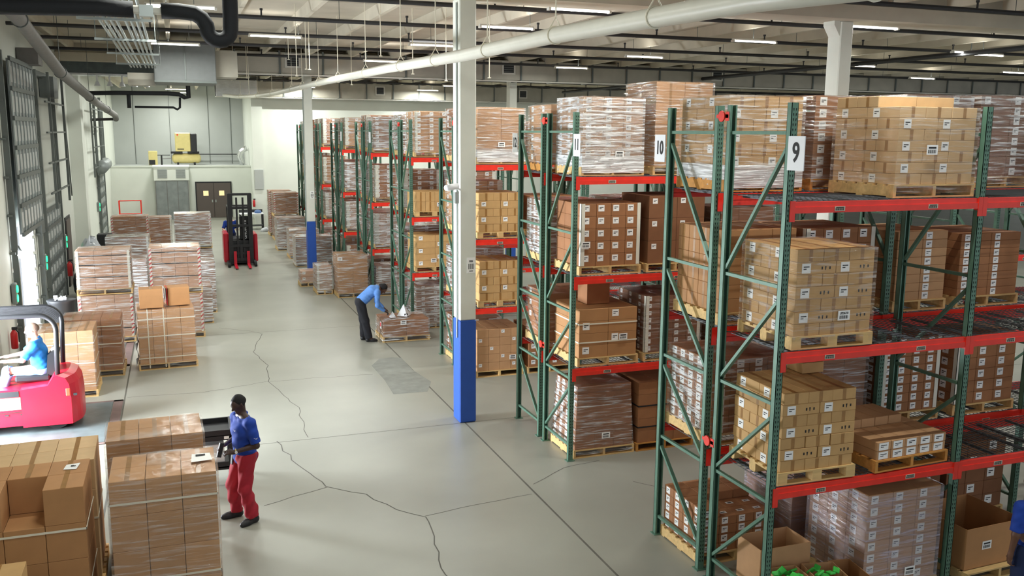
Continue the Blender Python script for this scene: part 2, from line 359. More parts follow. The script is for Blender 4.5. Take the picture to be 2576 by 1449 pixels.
def column(x, y, label, extra):
    t = thing('concrete_column', label, 'column', (x, y, 0))
    b = MB(); b.rbox(-.155, -.2, 1.93, .155, .2, 7.58, .02, 'column')
    if not extra: b.prism([(-.155, 7.58), (-.155, 7.28), (-.30, 7.50), (-.30, 7.58)], -.17, .17, 'column')
    b.build('shaft', t)
    b = MB(); b.rbox(-.16, -.205, 0, .16, .205, 1.93, .02, 'columnblue'); o = b.build('painted_base', t); o['label'] = 'blue painted base'
    if extra:
        b = MB(); b.tube([(-.175, -.10, 1.6), (-.175, -.10, 7.5)], .016, 'conduit', 8); b.box(-.22, -.16, 4.05, -.157, -.02, 4.25, 'conduit'); b.build('conduit', t)
        b = MB(); b.box(-.02, -.212, 2.80, .13, -.203, 3.08, 'label')
        for i in range(9):
            xx = .005 + i*.0125; b.box(xx, -.214, 2.87, xx+(.004 if i % 3 else .008), -.2115, 2.97, 'ink')
        for zz in (3.02, 3.00, 2.83): b.box(.02, -.214, zz, .09, -.2115, zz+.012, 'ink')
        b.build('barcode_sign', t)
    return t
column(4.855, 15.7, 'white concrete column with blue base and barcode sign, nearest to the camera', True)
column(12.93, 15.78, 'white concrete column seen above the wrapped loads on the right', False)
column(4.72, 35.0, 'white concrete column with blue base beside the pallets of the far rack ends', True)
column(12.8, 35.0, 'short visible top of white concrete column just below the far duct', False)

# ------------------------------------------------------------------ ducts, pipes and lamps under the roof
def duct(y0, y1, z0, z1, x0, x1, vents, label, fl, foil=None):
    t = thing('air_duct', label, 'duct', (x0, (y0+y1)/2, z0))
    b = MB(); b.box(0, y0-(y0+y1)/2, 0, x1-x0, y1-(y0+y1)/2, z1-z0, 'duct')
    h = (y1-y0)/2
    x = fl
    while x < x1-x0:
        b.box(x-.03, -h-.05, -.05, x+.03, h+.05, z1-z0+.05, 'rail'); x += 1.5
    b.build('duct_body', t)
    b = MB(); b.box(0, -h-.10, -.07, x1-x0, -h+.12, -.03, 'fixture'); b.build('ledge_rail', t)
    for vx in vents:
        b = MB(); b.box(vx-x0-.27, -h-.03, .20, vx-x0+.27, -h+.02, .68, 'fixture'); b.box(vx-x0-.20, -h-.04, .26, vx-x0+.20, -h-.028, .62, 'dark')
        for i in range(4): b.box(vx-x0-.2, -h-.055, .29+i*.08, vx-x0+.2, -h-.038, .31+i*.08, 'rail')
        b.build('vent_grille', t)
    if foil:
        for (fa, fb) in foil:
            b = MB(); b.box(fa-x0, -h-.06, -.02, fb-x0, h+.02, z1-z0+.02, 'foil'); o = b.build('shiny_section', t); o['label'] = 'bright bare metal section'
    return t
duct(33.45, 34.4, 7.28, 8.0, 1.2, 60, (4.05, 12.1, 21.3), 'long grey ceiling duct crossing the hall just above the middle column tops', .9)
duct(51.4, 52.35, 7.10, 7.9, 2.2, 60, (10.96, 19.5), 'long grey ceiling duct high on the far wall with bright sections', 2.0, [(2.2, 4.3), (6.2, 11.8)][:1])
t = thing('air_handler', 'dark grey boxy air handler hanging under the roof at left', 'air handler', (.42, 30, 6.7))
b = MB(); b.rbox(-.86, -1, 0, .86, 1, 1.1, .02, 'ahu'); b.box(-.02, -1.02, .05, .02, -.99, 1.05, 'rail'); b.box(-.86, -1.03, -.03, .86, 1.03, .03, 'rail'); b.build('cabinet', t)
b = MB(); b.box(.86, -.6, .18, 1.5, .6, .95, 'duct'); b.build('duct_stub', t)
b = MB(); b.box(-1.6, -.4, -.1, -.86, .4, .25, 'duct'); b.build('duct_stub', t)
b = MB()
for (x, y) in ((-.8, -.9), (.8, -.9), (-.8, .9), (.8, .9)): b.tube([(x, y, 1.1), (x, y, 1.66)], .012, 'rail', 6)
b.build('hanger_rods', t)

LFR_ = {0: 'nearest', 1: 'second', 2: 'third', 3: 'fourth', 4: 'fifth', 5: 'sixth', 6: 'seventh', 7: 'eighth', 8: 'ninth', 9: 'tenth', 10: 'eleventh'}
LFR = LFR_
# main hung pipe
t = thing('drain_pipe', 'long white pipe hung in straps, crossing the picture diagonally under the roof', 'pipe', (4.0, 5, 6.2))
pts = [(4.0, 3.0, 6.10), (4.0, 5.8, 6.26), (4.0, 9.5, 6.36), (4.0, 13, 6.40), (4.0, 18, 6.52), (4.0, 29, 6.70), (3.9, 38, 6.78), (3.6, 45, 6.88), (3.1, 49, 6.98), (2.6, 51.2, 7.12)]
rel = [(x-4, y-5, z-6.2) for x, y, z in pts]
b = MB(); b.tube(rel, .088, 'whitepipe', 18); b.build('pipe', t, smooth=True)
def lerp_pipe(y):
    for a, c in zip(pts, pts[1:]):
        if a[1] <= y <= c[1]: u = (y-a[1])/(c[1]-a[1]); return (a[0]+(c[0]-a[0])*u, y, a[2]+(c[2]-a[2])*u)
for y in (4.6, 7.3, 9.55, 11.9, 14.5, 16.9, 20.2, 23.8, 27.1, 30.6, 33.1, 39, 43.5, 48):
    x, _, z = lerp_pipe(y); b = MB()
    b.tube([(x-4+.094*math.cos(a), y-5, z-6.2+.094*math.sin(a)) for a in [math.pi*2*i/16 for i in range(17)]], .009, 'strap', 6)
    b.tube([(x-4-.075, y-5, z-6.2+.06), (x-4, y-5, z-6.2+.19), (x-4+.075, y-5, z-6.2+.06)], .009, 'strap', 6)
    b.tube([(x-4, y-5, z-6.2+.19), (x-4, y-5, ZC-6.2)], .008, 'strap', 6); b.build('hanger_strap', t)
# sprinkler branch lines across the roof
def sprinkler(y, k, n):
    z = 7.70; t = thing('sprinkler_pipe', 'black sprinkler pipe under the roof, %s of the cross lines counted from the camera' % LFR[n], 'pipe', (XL, y, z))
    b = MB(); b.tube([(0.1, 0, 0), (62, 0, 0)], .045, 'darkpipe', 8); b.build('pipe', t)
    for i in range(9):
        x = 2.3+i*3.2+(n % 2)*.9; b = MB(); b.tube([(x, 0, .03), (x, 0, .17)], .02, 'darkpipe', 6); b.tube([(x, 0, .15), (x, 0, .19)], .035, 'darkpipe', 6); b.build('sprinkler_head', t)
    b = MB()
    for i in range(12): x = 1.1+i*3.04; b.tube([(x, .05, 0), (x, .05, ZC-z)], .007, 'rail', 5)
    b.build('hanger_rods', t)
for n, y in enumerate((7.1, 10.6, 14.05, 17.4, 20.9, 24.4, 27.6, 31.2, 38.4, 42.0, 46)): sprinkler(y, 1, n)
t = thing('sprinkler_pipe', 'black main pipe running away from the camera under the roof at right', 'pipe', (20.6, 10, 7.55))
b = MB(); b.tube([(0, 0, 0), (0, 38, 0)], .07, 'darkpipe', 8); b.build('pipe', t)
# forest of thin rods hanging above the aisle
LFRS = ['first', 'second', 'third', 'fourth', 'fifth', 'sixth', 'seventh', 'eighth', 'ninth', 'tenth', 'eleventh', 'twelfth']
xs = [(2.75, 22, 1.6), (3.05, 22.6, 1.4), (3.35, 24.2, 1.3), (3.1, 26.5, .9), (4.4, 20.5, 1.2), (5.4, 21.6, 1.5), (5.9, 20.5, 1.7), (2.3, 31, 1.2), (1.9, 31.2, 1.2), (6.4, 18.9, 1.7), (2.5, 33.0, 1.6), (5.0, 27.4, 1.5)]
for i, (x, y, l) in enumerate(xs):
    b = MB(); b.tube([(0, 0, 0), (0, 0, l)], .010, 'strap', 6); b.box(-.03, -.03, -.015, .03, .03, 0, 'strap')
    tag(b.build('hanger_rod', loc=(x, y, ZC-l)), 'thin white rod hanging over the aisle, %s of twelve, near to far' % LFRS[sorted(xs, key=lambda p: p[1]).index((x, y, l))], 'rod', 'hanging rods over the aisle')
# fluorescent fixtures
def fixture():
    b = MB(); b.rbox(-.64, -.035, 0, .64, .035, .04, .01, 'fixture'); return b.mesh('housing')
fm = fixture(); b = MB(); b.tube([(-.60, 0, 0), (.60, 0, 0)], .013, 'tube', 8); tm = b.mesh('tube', True)
b = MB(); b.box(-.645, -.06, -.045, -.60, .06, 0, 'fixture'); em = b.mesh('end_cap')
def suspension(dx): b = MB(); b.tube([(dx, 0, .04), (dx, 0, ZC-.262-FIX_Z)], .008, 'rail', 6); return b.mesh('suspension')
POSN = ['over the left dock pallets', 'over the aisle', 'over the rack ends', 'over the second rack bays', 'far to the right']
cnt = {}
for i, (fx, fy) in enumerate(sorted(FIX, key=lambda p: p[1])):
    zone = 'over the dock side' if fx < 1.5 else 'over the aisle' if fx < 4.5 else 'over the rack ends' if fx < 10 else 'over mid-racks' if fx < 17 else 'at the far right'
    cnt[zone] = cnt.get(zone, -1)+1
    t = thing('fluorescent_light', 'twin-tube fluorescent light, %s from the camera in the row %s' % (LFR[cnt[zone]], zone), 'light', (fx, fy, FIX_Z), 0, 'fluorescent lights under the roof')
    put(fm, 'housing', t); put(em, 'end_cap', t); put(em, 'end_cap', t, (1.245, 0, 0)); put(suspension(-3.05 + 1.52*round((fx + 3.05)/1.52) - fx), 'suspension', t)
    put(tm, 'tube', t, (0, -.018, -.022)); put(tm, 'tube', t, (0, .018, -.022))
# bundle of steel conduits on trapeze hangers
t = thing('conduit_rack', 'bundle of parallel steel conduits running back on trapeze hangers at upper left', 'conduit', (-.7, 11, 7.0))
for i in range(8):
    b = MB(); x = -.33+i*.085 + (.05 if i > 3 else 0); b.tube([(x, -1, .05), (x, 12, .05), (x, 17.6, .05)], .024, 'conduit', 7); b.build('conduit', t, smooth=True)
for y in (1.5, 5, 8.5, 12, 15.5):
    b = MB(); b.box(-.62, y-.02, -.02, .48, y+.02, .02, 'conduit'); b.tube([(-.6, y, 0), (-.6, y, 1.36)], .008, 'rail', 5); b.tube([(.46, y, 0), (.46, y, 1.36)], .008, 'rail', 5); b.build('trapeze_hanger', t)
# thick black insulated pipe with U bend
t = thing('insulated_pipe', 'thick black insulated pipe with a U bend at the top left corner', 'pipe', (0, 11, 6.55))
b = MB(); b.tube([(-3.55, 0, -.02), (-1.6, 0, -.0), (-.68, 0, .03), (-.34, 0, .03)], .088, 'insul', 14); b.build('pipe', t, smooth=True)
b = MB(); b.tube([(-.36, 0, .03), (-.04, 0, .03)], .045, 'whitepipe', 10); b.box(-.28, -.05, -.04, -.14, .05, .08, 'conduit'); o = b.build('pipe_joint', t); o['label'] = 'bare pale joint between black sleeves'
pu = [(-.06, 0, .03), (.12, 0, .035), (.28, 0, .02), (.36, 0, -.03), (.41, 0, -.11)] + [(.535+.125*math.cos(a), 0, -.14+.12*math.sin(a)) for a in [math.pi+math.pi*i/8 for i in range(9)]] + [(.665, 0, 0), (.665, 0, .5), (.665, 0, 1.8)]
b = MB(); b.tube(pu, .085, 'insul', 14); b.build('pipe_bend', t, smooth=True)
t = thing('steel_pipe', 'grey steel pipe sloping down along the dock wall towards the back', 'pipe', (-2.5, 17, 7.4))
b = MB(); b.tube([(0, -4, .18), (0, 2, -.16), (0, 7.9, -.74), (0, 18, -1.15), (0, 29.8, -1.45), (0, 30.2, -1.62)], .13, 'greypipe', 14); b.build('pipe', t, smooth=True)
b = MB(); b.tube([(.05, 30.2, -1.62), (-1.1, 30.2, -1.66)], .06, 'darkpipe', 8); o = b.build('branch_pipe', t, smooth=True); o['label'] = 'thin black branch pipe'
for y in (2, 8, 16, 24):
    b = MB(); zz = -.16 if y == 2 else -.74 if y == 8 else -1.07 if y == 16 else -1.3
    b.tube([(.14*math.cos(a), y, zz+.14*math.sin(a)) for a in [math.pi*2*i/14 for i in range(15)]], .012, 'rail', 5); b.tube([(0, y, zz+.13), (0, y, .95)], .008, 'rail', 5); b.build('hanger_strap', t)
t = thing('black_pipework', 'black bent pipework hanging below the air handler at the back left', 'pipe', (-.5, 40, 6.7))
b = MB(); b.tube([(-3, 0, -.02), (-1.55, 0, .03), (.35, 0, .05), (.8, 0, .02), (1.0, 0, -.1), (1.15, 0, -.1), (1.15, 0, 1.2)], .09, 'insul', 10); b.build('upper_pipe', t, smooth=True)
b = MB(); b.tube([(-1.1, 0, .0), (-1.1, 0, -.55)], .08, 'insul', 10); b.build('drop_pipe', t, smooth=True)
b = MB(); b.tube([(-.9, .1, -.5), (.55, .1, -.5), (.7, .1, -.58), (.8, .1, -.5), (.82, .1, -.1)], .045, 'insul', 8); b.build('lower_pipe', t, smooth=True)
t = thing('wall_duct', 'dark horizontal duct leaving the dock wall above the third dock door', 'duct', (XL, 35.5, 7.2))
b = MB(); b.box(0.02, -.35, 0, 3.4, .35, .55, 'plate'); b.build('duct_body', t)
b = MB(); b.box(.2, -.4, -.06, 2.8, .4, 0, 'foil'); b.build('bright_underside', t)
b = MB(); b.tube([(3.4, 0, .2), (3.9, -.1, .1), (4.4, 0, -.1)], .2, 'darkpipe', 10); b.build('flexible_hose', t, smooth=True)
for i, x in enumerate((-2.4, -2.0, -1.6, -1.2, -.8)):
    b = MB(); b.tube([(0, 0, .25), (0, 0, .05)], .03, 'white', 8); b.tube([(0, 0, .05), (0, 0, -.1)], [.05, .11], 'white', 10)
    tag(b.build('hanging_lamp', loc=(x, 35.4, 6.89)), 'small white bell-shaped lamp, %s from the left under the dark duct' % LFRS[i], 'lamp', 'bell lamps under the dark duct')

# ------------------------------------------------------------------ dock doors along the left wall
def leaf(y0, y1, z0, z1, name_label, x=XL+.10, cols=7, rows=6):
    b = MB(); b.box(x-.04, y0, z0, x, y1, z1, 'doorleaf')
    for i in range(rows+1):
        z = z0+(z1-z0)*i/rows; b.box(x, y0, z-.05, x+.05, y1, z+.05, 'rail')
        if i < rows:
            for j in range(cols+1):
                yy = y0+(y1-y0)*j/cols; b.box(x, yy-.035, z+.05, x+.03, yy+.035, z+(z1-z0)/rows-.05, 'conduit')
                if j < cols: b.box(x, yy+.12, z+.14, x+.015, yy+(y1-y0)/cols-.12, z+(z1-z0)/rows-.16, 'wallgrey')
    return b
def tracks(t, y0, y1, zt):
    for yy in (y0-.12, y1+.12):
        b = MB(); b.box(XL+.04, yy-.05, -0.0, XL+.16, yy+.05, zt, 'rail'); b.build('track', t)
        b = MB()
        for z in np.arange(.8, zt, .85): b.box(XL+.02, yy-.14, z, XL+.12, yy+.14, z+.05, 'rail')
        b.build('track_brackets', t)
def dock_lamp(y, label):
    t = thing('signal_light', label, 'signal light', (XL+.02, y, 1.65))
    b = MB(); b.rbox(0, -.11, -.24, .10, .11, .24, .02, 'grey'); b.build('housing', t)
    b = MB(); b.tube([(.10, 0, .10), (.125, 0, .10)], .085, 'greenlamp', 14); b.tube([(.10, 0, -.11), (.115, 0, -.11)], .085, 'greenlamp', 14); b.build('green_lens', t)
t = thing('dock_door', 'raised sectional dock door above the bright open doorway', 'dock door', (0, 0, 0))
leaf(23.4, 26.9, 2.9, 6.85, '', x=XL+.22).build('door_leaf', t); tracks(t, 23.2, 27.1, 7.0)
b = MB(); b.box(XL, 27.3, 2.5, XL+.15, 27.9, 3.0, 'rail'); b.box(XL+.02, 26.2, 6.9, XL+.5, 27.0, 7.3, 'greypipe'); b.build('counterweight_box', t)
t = thing('dock_door', 'closed grey ribbed dock door beyond the bright open doorway', 'dock door', (0, 0, 0))
leaf(28.6, 31.9, 0.02, 3.0, '', cols=5).build('door_leaf', t); tracks(t, 28.5, 32.1, 6.9)
b = MB(); b.box(XL+.02, 28.4, 6.75, XL+.14, 32.2, 6.9, 'rail'); b.box(XL+.02, 30.0, 6.2, XL+.4, 31.0, 6.8, 'rail'); b.build('head_frame', t)
for yy in (29.6, 33.1):
    b = MB(); b.bar((XL+.30, yy, 3.0), (XL+.30, yy, 6.9), .07, .07, 'rail'); b.bar((XL+.30, yy+.15, 6.0), (XL+.30, yy+.75, 3.1), .04, .04, 'rail'); b.build('upper_rail', t)
for z in (3.5, 4.35, 5.2, 6.05):
    b = MB(); b.bar((XL+.30, 28.6, z), (XL+.30, 33.1, z), .05, .05, 'rail'); b.build('rung', t)
t = thing('dock_door', 'farthest dock door with curled grey curtain, near the back wall', 'dock door', (0, 0, 0))
leaf(48.6, 51.6, 0.02, 3.1, '', cols=4).build('door_leaf', t); tracks(t, 48.4, 51.8, 6.9)
b = MB(); b.tube([(XL+.3, 47.6, 3.5), (XL+.3, 50.8, 3.6)], .30, 'doorleaf', 12); b.build('rolled_curtain', t, smooth=True)
for yy in (44.4, 46.4, 49.0, 51.2):
    b = MB(); b.bar((XL+.25, yy, 3.2), (XL+.25, yy, 6.7), .07, .07, 'rail'); b.build('upper_rail', t)
for z in (3.6, 4.5, 5.4, 6.2):
    b = MB(); b.bar((XL+.25, 44.4, z), (XL+.25, 51.2, z), .05, .05, 'rail'); b.build('rung', t)
t = thing('dock_door', 'open dock door nearest the camera, daylight flooding in beside the forklift', 'dock door', (0, 0, 0))
leaf(15.6, 18.4, 3.0, 6.6, '', x=XL+.22).build('door_leaf', t); tracks(t, 15.4, 18.6, 7.0)
for y, l in ((22.75, 'green dock signal light left of the bright open doorway'), (27.9, 'green dock signal light between the open doorway and the closed door'),
             (33.0, 'green dock signal light just past the closed ribbed door'), (47.6, 'tiny green dock signal light beside the farthest dock door')): dock_lamp(y, l)
t = thing('dock_lamp', 'glaring white dock lamp at the edge of the open doorway', 'lamp', (XL+.06, 23.1, 2.45))
b = MB(); b.tube([(0, 0, .35), (.12, 0, .2), (.18, 0, .06)], .02, 'rail', 6); b.build('bracket', t)
b = MB(); b.tube([(.10, 0, .05), (.28, 0, -.02)], [.08, .10], 'whitelamp', 12); b.build('lamp_head', t, smooth=True)
for i, y in enumerate((23.12, 23.12, 23.12)): pass
b = MB(); b.box(XL-.25, 15.55, 0, XL+.02, 15.65, 3.0, 'rail'); b.box(XL-.25, 18.35, 0, XL+.02, 18.45, 3, 'rail'); struct('trim_6', b)
t = bpy.data.objects['dock_door']
for y in (23.3, 26.5):
    b = MB()
    for i in range(7): b.box(XL-.28, y-.10, .05+i*.42, XL+.05, y+.10, .38+i*.42, 'conduit')
    b.build('seal_frame', t)
b = MB(); b.box(XL-.02, 33.9, 0, XL+.04, 35.3, 2.35, 'dark'); b.box(XL+.04, 34.0, 0.02, XL+.06, 35.2, 2.25, 'browndoor'); struct('door_1', b)
def extinguisher(x, y, z, label, s=1.0):
    t = thing('fire_extinguisher', label, 'extinguisher', (x, y, z))
    b = MB(); b.tube([(.10*s, 0, 0), (.10*s, 0, .02), (.10*s, 0, .40*s), (.10*s, 0, .46*s), (.10*s, 0, .50*s)], [.07*s, .085*s, .085*s, .05*s, .03*s], 'cablered', 12); b.build('cylinder', t, smooth=True)
    b = MB(); b.box(.06*s, -.03, .5*s, .2*s, .03, .56*s, 'dark'); b.tube([(.12*s, .03, .52*s), (.2*s, .06, .4*s), (.2*s, .05, .15*s)], .012, 'rubber', 6); b.build('valve_and_hose', t)
extinguisher(XL+.02, 33.35, .45, 'red fire extinguisher on the dock wall past the closed door')
extinguisher(XL+.02, 22.0, .55, 'red fire extinguisher on the wall behind the forklift driver', .85)
for i, (y, z, k) in enumerate(((39.2, 1.2, 'wallgrey'), (39.2, .5, 'wall'))): 
    b = MB(); b.rbox(0, -.35, 0, .18, .35, .95 if i == 0 else .6, .015, k); b.box(.18, -.1, .2, .19, .1, .4, 'dark')
    tag(b.build('electrical_box', loc=(XL+.012, y, z)), ['upper white electrical box on the dock wall by the pilaster', 'lower white electrical box on the dock wall by the pilaster'][i], 'box')
# dock leveller plates in the floor
def leveler(y0, y1, label, x1=-1.2):
    t = thing('dock_leveler', label, 'dock leveler', (0, 0, 0))
    b = MB(); b.box(XL+.05, y0, .001, x1, y0+.09, .012, 'plateframe'); b.box(XL+.05, y1-.09, .001, x1, y1, .012, 'plateframe'); b.box(x1-.17, y0, .001, x1, y1, .012, 'plateframe'); b.build('curb_frame', t)
    b = MB(); b.box(XL+.05, y0+.10, .001, x1-.18, y1-.10, .016, 'plate'); b.build('deck_plate', t)
leveler(16.35, 19.05, 'steel dock leveler plate in the floor under the forklift')
leveler(21.9, 24.4, 'steel dock leveler plate in the floor behind the strapped pallets')
leveler(28.7, 31.2, 'steel dock leveler plate in front of the closed dock door')
# far end: freight enclosure, brown double door, mezzanine compressor
t = thing('screened_enclosure', 'tall grey screened enclosure with two white vent panels at the back wall', 'enclosure', (-.22, 58.4, 0))
b = MB(); b.box(-.95, -.35, 0, .92, .55, 2.32, 'wallgrey'); b.box(-.93, -.37, .02, .90, -.35, 2.3, 'doorleaf')
for x in (-.93, -.30, .30, .88): b.box(x-.015, -.385, .02, x+.015, -.37, 2.3, 'greypipe')
b.build('grey_panels', t)
b = MB(); b.box(-1.0, -.4, 2.34, .96, .58, 3.14, 'wall'); b.box(-1.05, -.45, 3.12, 1.0, .6, 3.22, 'white'); b.build('upper_cabinet', t)
for x in (-.52, .5):
    b = MB(); b.box(x-.27, -.42, 2.48, x+.27, -.40, 3.02, 'wallgrey')
    for i in range(8): b.box(x-.25, -.43, 2.51+i*.064, x+.25, -.419, 2.53+i*.064, 'grey')
    b.build('vent_panel', t)
t = thing('double_door', 'brown double door with two lit square windows in the back wall', 'door', (2.14, 58.97, 0))
b = MB(); b.box(-1.06, -.05, 0, 1.06, .02, 2.2, 'dark'); b.build('door_frame', t)
for s in (-1, 1):
    b = MB(); b.box(.01*s if s > 0 else -.99, -.09, .02, .99 if s > 0 else -.01, -.05, 2.12, 'browndoor'); d = b.build('door', t)
    b = MB(); b.box(s*.46-.15, -.105, 1.35, s*.46+.15, -.088, 1.65, 'warmglass'); b.build('window_pane', d)
    b = MB(); b.box(s*.10-.03, -.13, .95, s*.10+.03, -.09, 1.1, 'conduit'); b.build('handle', d)
t = thing('air_compressor', 'cream air compressor with black side panel standing on its tank, on the mezzanine', 'compressor', (.68, 62, 3.11))
b = MB(); b.rbox(-.62, -.4, .86, .30, .4, 2.02, .04, 'cream'); b.box(-.5, -.41, 1.84, -.42, -.395, 1.94, 'red'); b.box(-.5, -.41, .98, -.1, -.395, 1.03, 'ink'); b.build('cabinet', t)
b = MB(); b.rbox(.30, -.42, .80, .68, .42, 1.98, .04, 'dark'); b.build('black_side_panel', t)
b = MB(); b.tube([(-.85, 0, .42), (-.80, 0, .42), (-.68, 0, .42), (.72, 0, .42), (.84, 0, .42), (.89, 0, .42)], [.08, .22, .32, .32, .22, .08], 'cream', 18); b.build('air_tank', t, smooth=True)
b = MB()
for x in (-.5, .5): b.box(x-.06, -.2, 0, x+.06, .2, .2, 'dark'); b.box(x-.4, -.3, .72, x+.3, .3, .85, 'dark')
b.build('feet', t)
t = thing('air_dryer', 'small cream air dryer box left of the compressor tank on the mezzanine', 'air dryer', (-1.28, 62, 3.11))
b = MB(); b.rbox(-.26, -.25, 0, .26, .25, .88, .02, 'cream'); b.box(-.24, -.26, .03, .12, -.24, .33, 'dark'); b.build('cabinet', t)
b = MB(); b.tube([(.26, 0, .62), (1.0, 0, .62)], .03, 'dark', 6); b.tube([(.5, -.05, 0), (.5, -.05, .62)], .05, 'dark', 8); b.tube([(.5, -.05, .4), (1.05, -.05, .42)], .025, 'greypipe', 6); b.build('piping', t)
b = MB(); b.tube([(1.3, 63.9, 3.74), (3.9, 63.9, 3.74)], .03, 'darkpipe', 6); tag(b.build('wall_pipe'), 'thin black pipe along the mezzanine back wall right of the compressor', 'pipe')
b = MB(); b.tube([(0, 0, 0), (0, 0, .3), (-.12, 0, .55), (-.05, 0, .85), (.2, 0, 1.05), (.33, 0, 1.1)], [.14, .14, .15, .16, .17, .17], 'foil', 12)
tag(b.build('flexible_duct', loc=(3.95, 60.2, 3.11), smooth=True), 'shiny crinkled foil duct at the right end of the mezzanine', 'duct')
t = thing('barrier_rack', 'red tubular rack frame standing by the back wall behind the pallets', 'rack', (-2.6, 57, 0))
for s in (-.55, .62):
    b = MB(); b.tube([(s, 0, 0), (s, 0, 1.25), (s, .5, 1.25), (s, .5, 0)], .03, 'red', 7); b.build('side_frame', t)
b = MB(); b.tube([(-.55, 0, 1.25), (.62, 0, 1.25)], .03, 'red', 7); b.tube([(-.55, 0, .5), (.62, 0, .5)], .03, 'red', 7); b.build('cross_rails', t)
t = thing('work_table', 'black work table with white top against the side wall by the far pilaster', 'table', (3.75, 51.3, 0))
b = MB(); b.box(-.62, -.4, .84, .62, .4, .88, 'white'); b.box(-.62, .38, .88, .62, .4, 1.05, 'dark'); b.build('tabletop', t)
for x in (-.58, .58):
    for y in (-.36, .36): b = MB(); b.box(x-.03, y-.03, 0, x+.03, y+.03, .84, 'dark'); b.build('leg', t)
b = MB(); b.box(-.58, -.36, .2, .58, .36, .23, 'dark'); b.build('lower_shelf', t)
b = MB(); b.tube([(0, 0, 0), (0, 0, .04), (0, 0, .13), (0, 0, .17)], [.16, .2, .17, .06], 'bluebag', 10); tag(b.build('plastic_bag', loc=(4.1, 51.3, .88), smooth=True), 'small blue bundle lying on the white work table', 'bag')
extinguisher(3.9, 52.12, 1.15, 'small red fire extinguisher hanging above the white work table', .8)
b = MB(); b.rbox(-.24, -.08, 0, .24, 0, 1.1, .02, 'wallgrey'); tag(b.build('fuse_box', loc=(3.78, 52.1, 1.9)), 'narrow grey electrical box above the small extinguisher', 'box')
bpy.data.objects['fuse_box'].location = (4.3, 52.14, 2.1)
for x, y, z, l in ((7.6, 52.3, 5.75, 'small dome security camera on the far wall above the racks'), (4.75, 15.36, 4.35, 'white bracket camera on the near column')):
    t = thing('security_camera', l, 'camera', (x, y, z)); b = MB(); b.box(-.05, 0, -.06, .05, .12, .06, 'white') if y > 20 else b.tube([(-.05, .1, -.05), (-.16, .05, -.0), (-.30, -.02, .05)], .02, 'white', 8); b.build('bracket', t)
    b = MB(); b.tube([(0, 0, 0), (-.05, -.25, -.08)] if y > 20 else [(-.14, .0, .02), (-.38, -.16, .0)], .055 if y < 20 else .08, 'dark' if y > 20 else 'white', 10); b.build('camera_body', t, smooth=True)

# ------------------------------------------------------------------ pallet racks
RX, Y1, RD, RG, PITCH_Y, BAY = 5.84, 7.76, 1.07, .25, 5.3036, 2.565
ZTOP = 5.62; BEAMS = (1.43, 2.93, 4.51); BH = .115
SIGNS = {0: (9, 10), 1: (11, 12), 2: (13, 14), 3: (15, 16), 4: (17, 18), 5: (19, 20), 6: (21, 22), 7: (23, 24), 8: (25, 26)}
PAIRNAME = {0: 'the nearest one, signed 9 and 10', 1: 'the second nearest, signed 11 and 12', 2: 'the rack behind the near column', 3: 'the first rack left of the near column',
            4: 'the second rack left of the near column', 5: 'the third rack left of the near column', 6: 'the fourth rack left of the near column', 7: 'the fifth rack left of the near column', 8: 'the last rack by the far wall'}
def post_mesh(s):                                             # s=-1: holed face towards -Y, +1: towards +Y
    b = MB(); y = s*.036; t = .006
    b.box(-.04, min(y, y-s*t), 0, .04, max(y, y-s*t), ZTOP, 'green')
    for sx in (-1, 1):
        b.box(min(sx*.04, sx*.034), -.036, 0, max(sx*.04, sx*.034), .036, ZTOP, 'green')
        b.box(min(sx*.04, sx*.022), min(-s*.036, -s*.031), 0, max(sx*.04, sx*.022), max(-s*.036, -s*.031), ZTOP, 'green')
    z = .12; yy = y + s*.0012
    while z < ZTOP - .04:
        for cx, dx in ((-.017, .003), (.017, -.003)):
            pts = [(cx-.0065, z+.010), (cx+.0065, z+.010), (cx+dx+.003, z-.016), (cx+dx-.003, z-.016)]
            vs = [(px, yy, pz) for px, pz in pts]; b.add(vs, [(0, 1, 2, 3) if s > 0 else (3, 2, 1, 0)], 'hole')
        z += .0508
    b.box(-.07, -.06, 0, .07, .06, .01, 'green')
    return b.mesh('post')
PM = {-1: post_mesh(-1), 1: post_mesh(1)}
L_ = RD - .075
HZ = (0.26, 1.38, 2.48, 3.74, 5.32)
def hbrace():
    b = MB(); b.box(-.02, -L_/2-.0, -.018, .02, L_/2, .018, 'green'); return b.mesh('horizontal_brace')
HB = hbrace(); DB = {}
def dbrace(z0, z1, s):                                        # from the outer post high to the inner post low
    k = (round(z1-z0, 3), s)
    if k not in DB:
        b = MB(); b.bar((0, s*(L_/2), z1-z0), (0, -s*(L_/2), 0), .035, .045, 'green', up=(1, 0, 0)); DB[k] = b.mesh('diagonal_brace')
    return DB[k]
def beam_mesh():
    b = MB(); x0, x1 = .0, BAY
    b.box(.05, -.022, BH*.45, x1-.05, .022, BH, 'red'); b.box(.05, -.034, 0, x1-.05, .022, BH*.55, 'red')
    for x in (0, x1-.06): b.box(x-.002, -.040, -.085, x+.062, -.030, BH+.01, 'red')
    b.box(0.045, -.032, -.02, .06, .022, BH, 'red'); b.box(x1-.06, -.032, -.02, x1-.045, .022, BH, 'red')
    return b.mesh('beam')
BM = beam_mesh()
def tagm():
    b = MB(); b.box(-.065, -.003, -.024, .065, 0, .024, 'tag')
    for i in range(11): x = -.055+i*.010; b.box(x, -.0045, -.018, x+(.004 if i % 3 else .007), -.0028, .004, 'ink')
    b.box(-.05, -.0045, .008, .05, -.0028, .017, 'ink'); return b.mesh('beam_label')
TM = tagm()
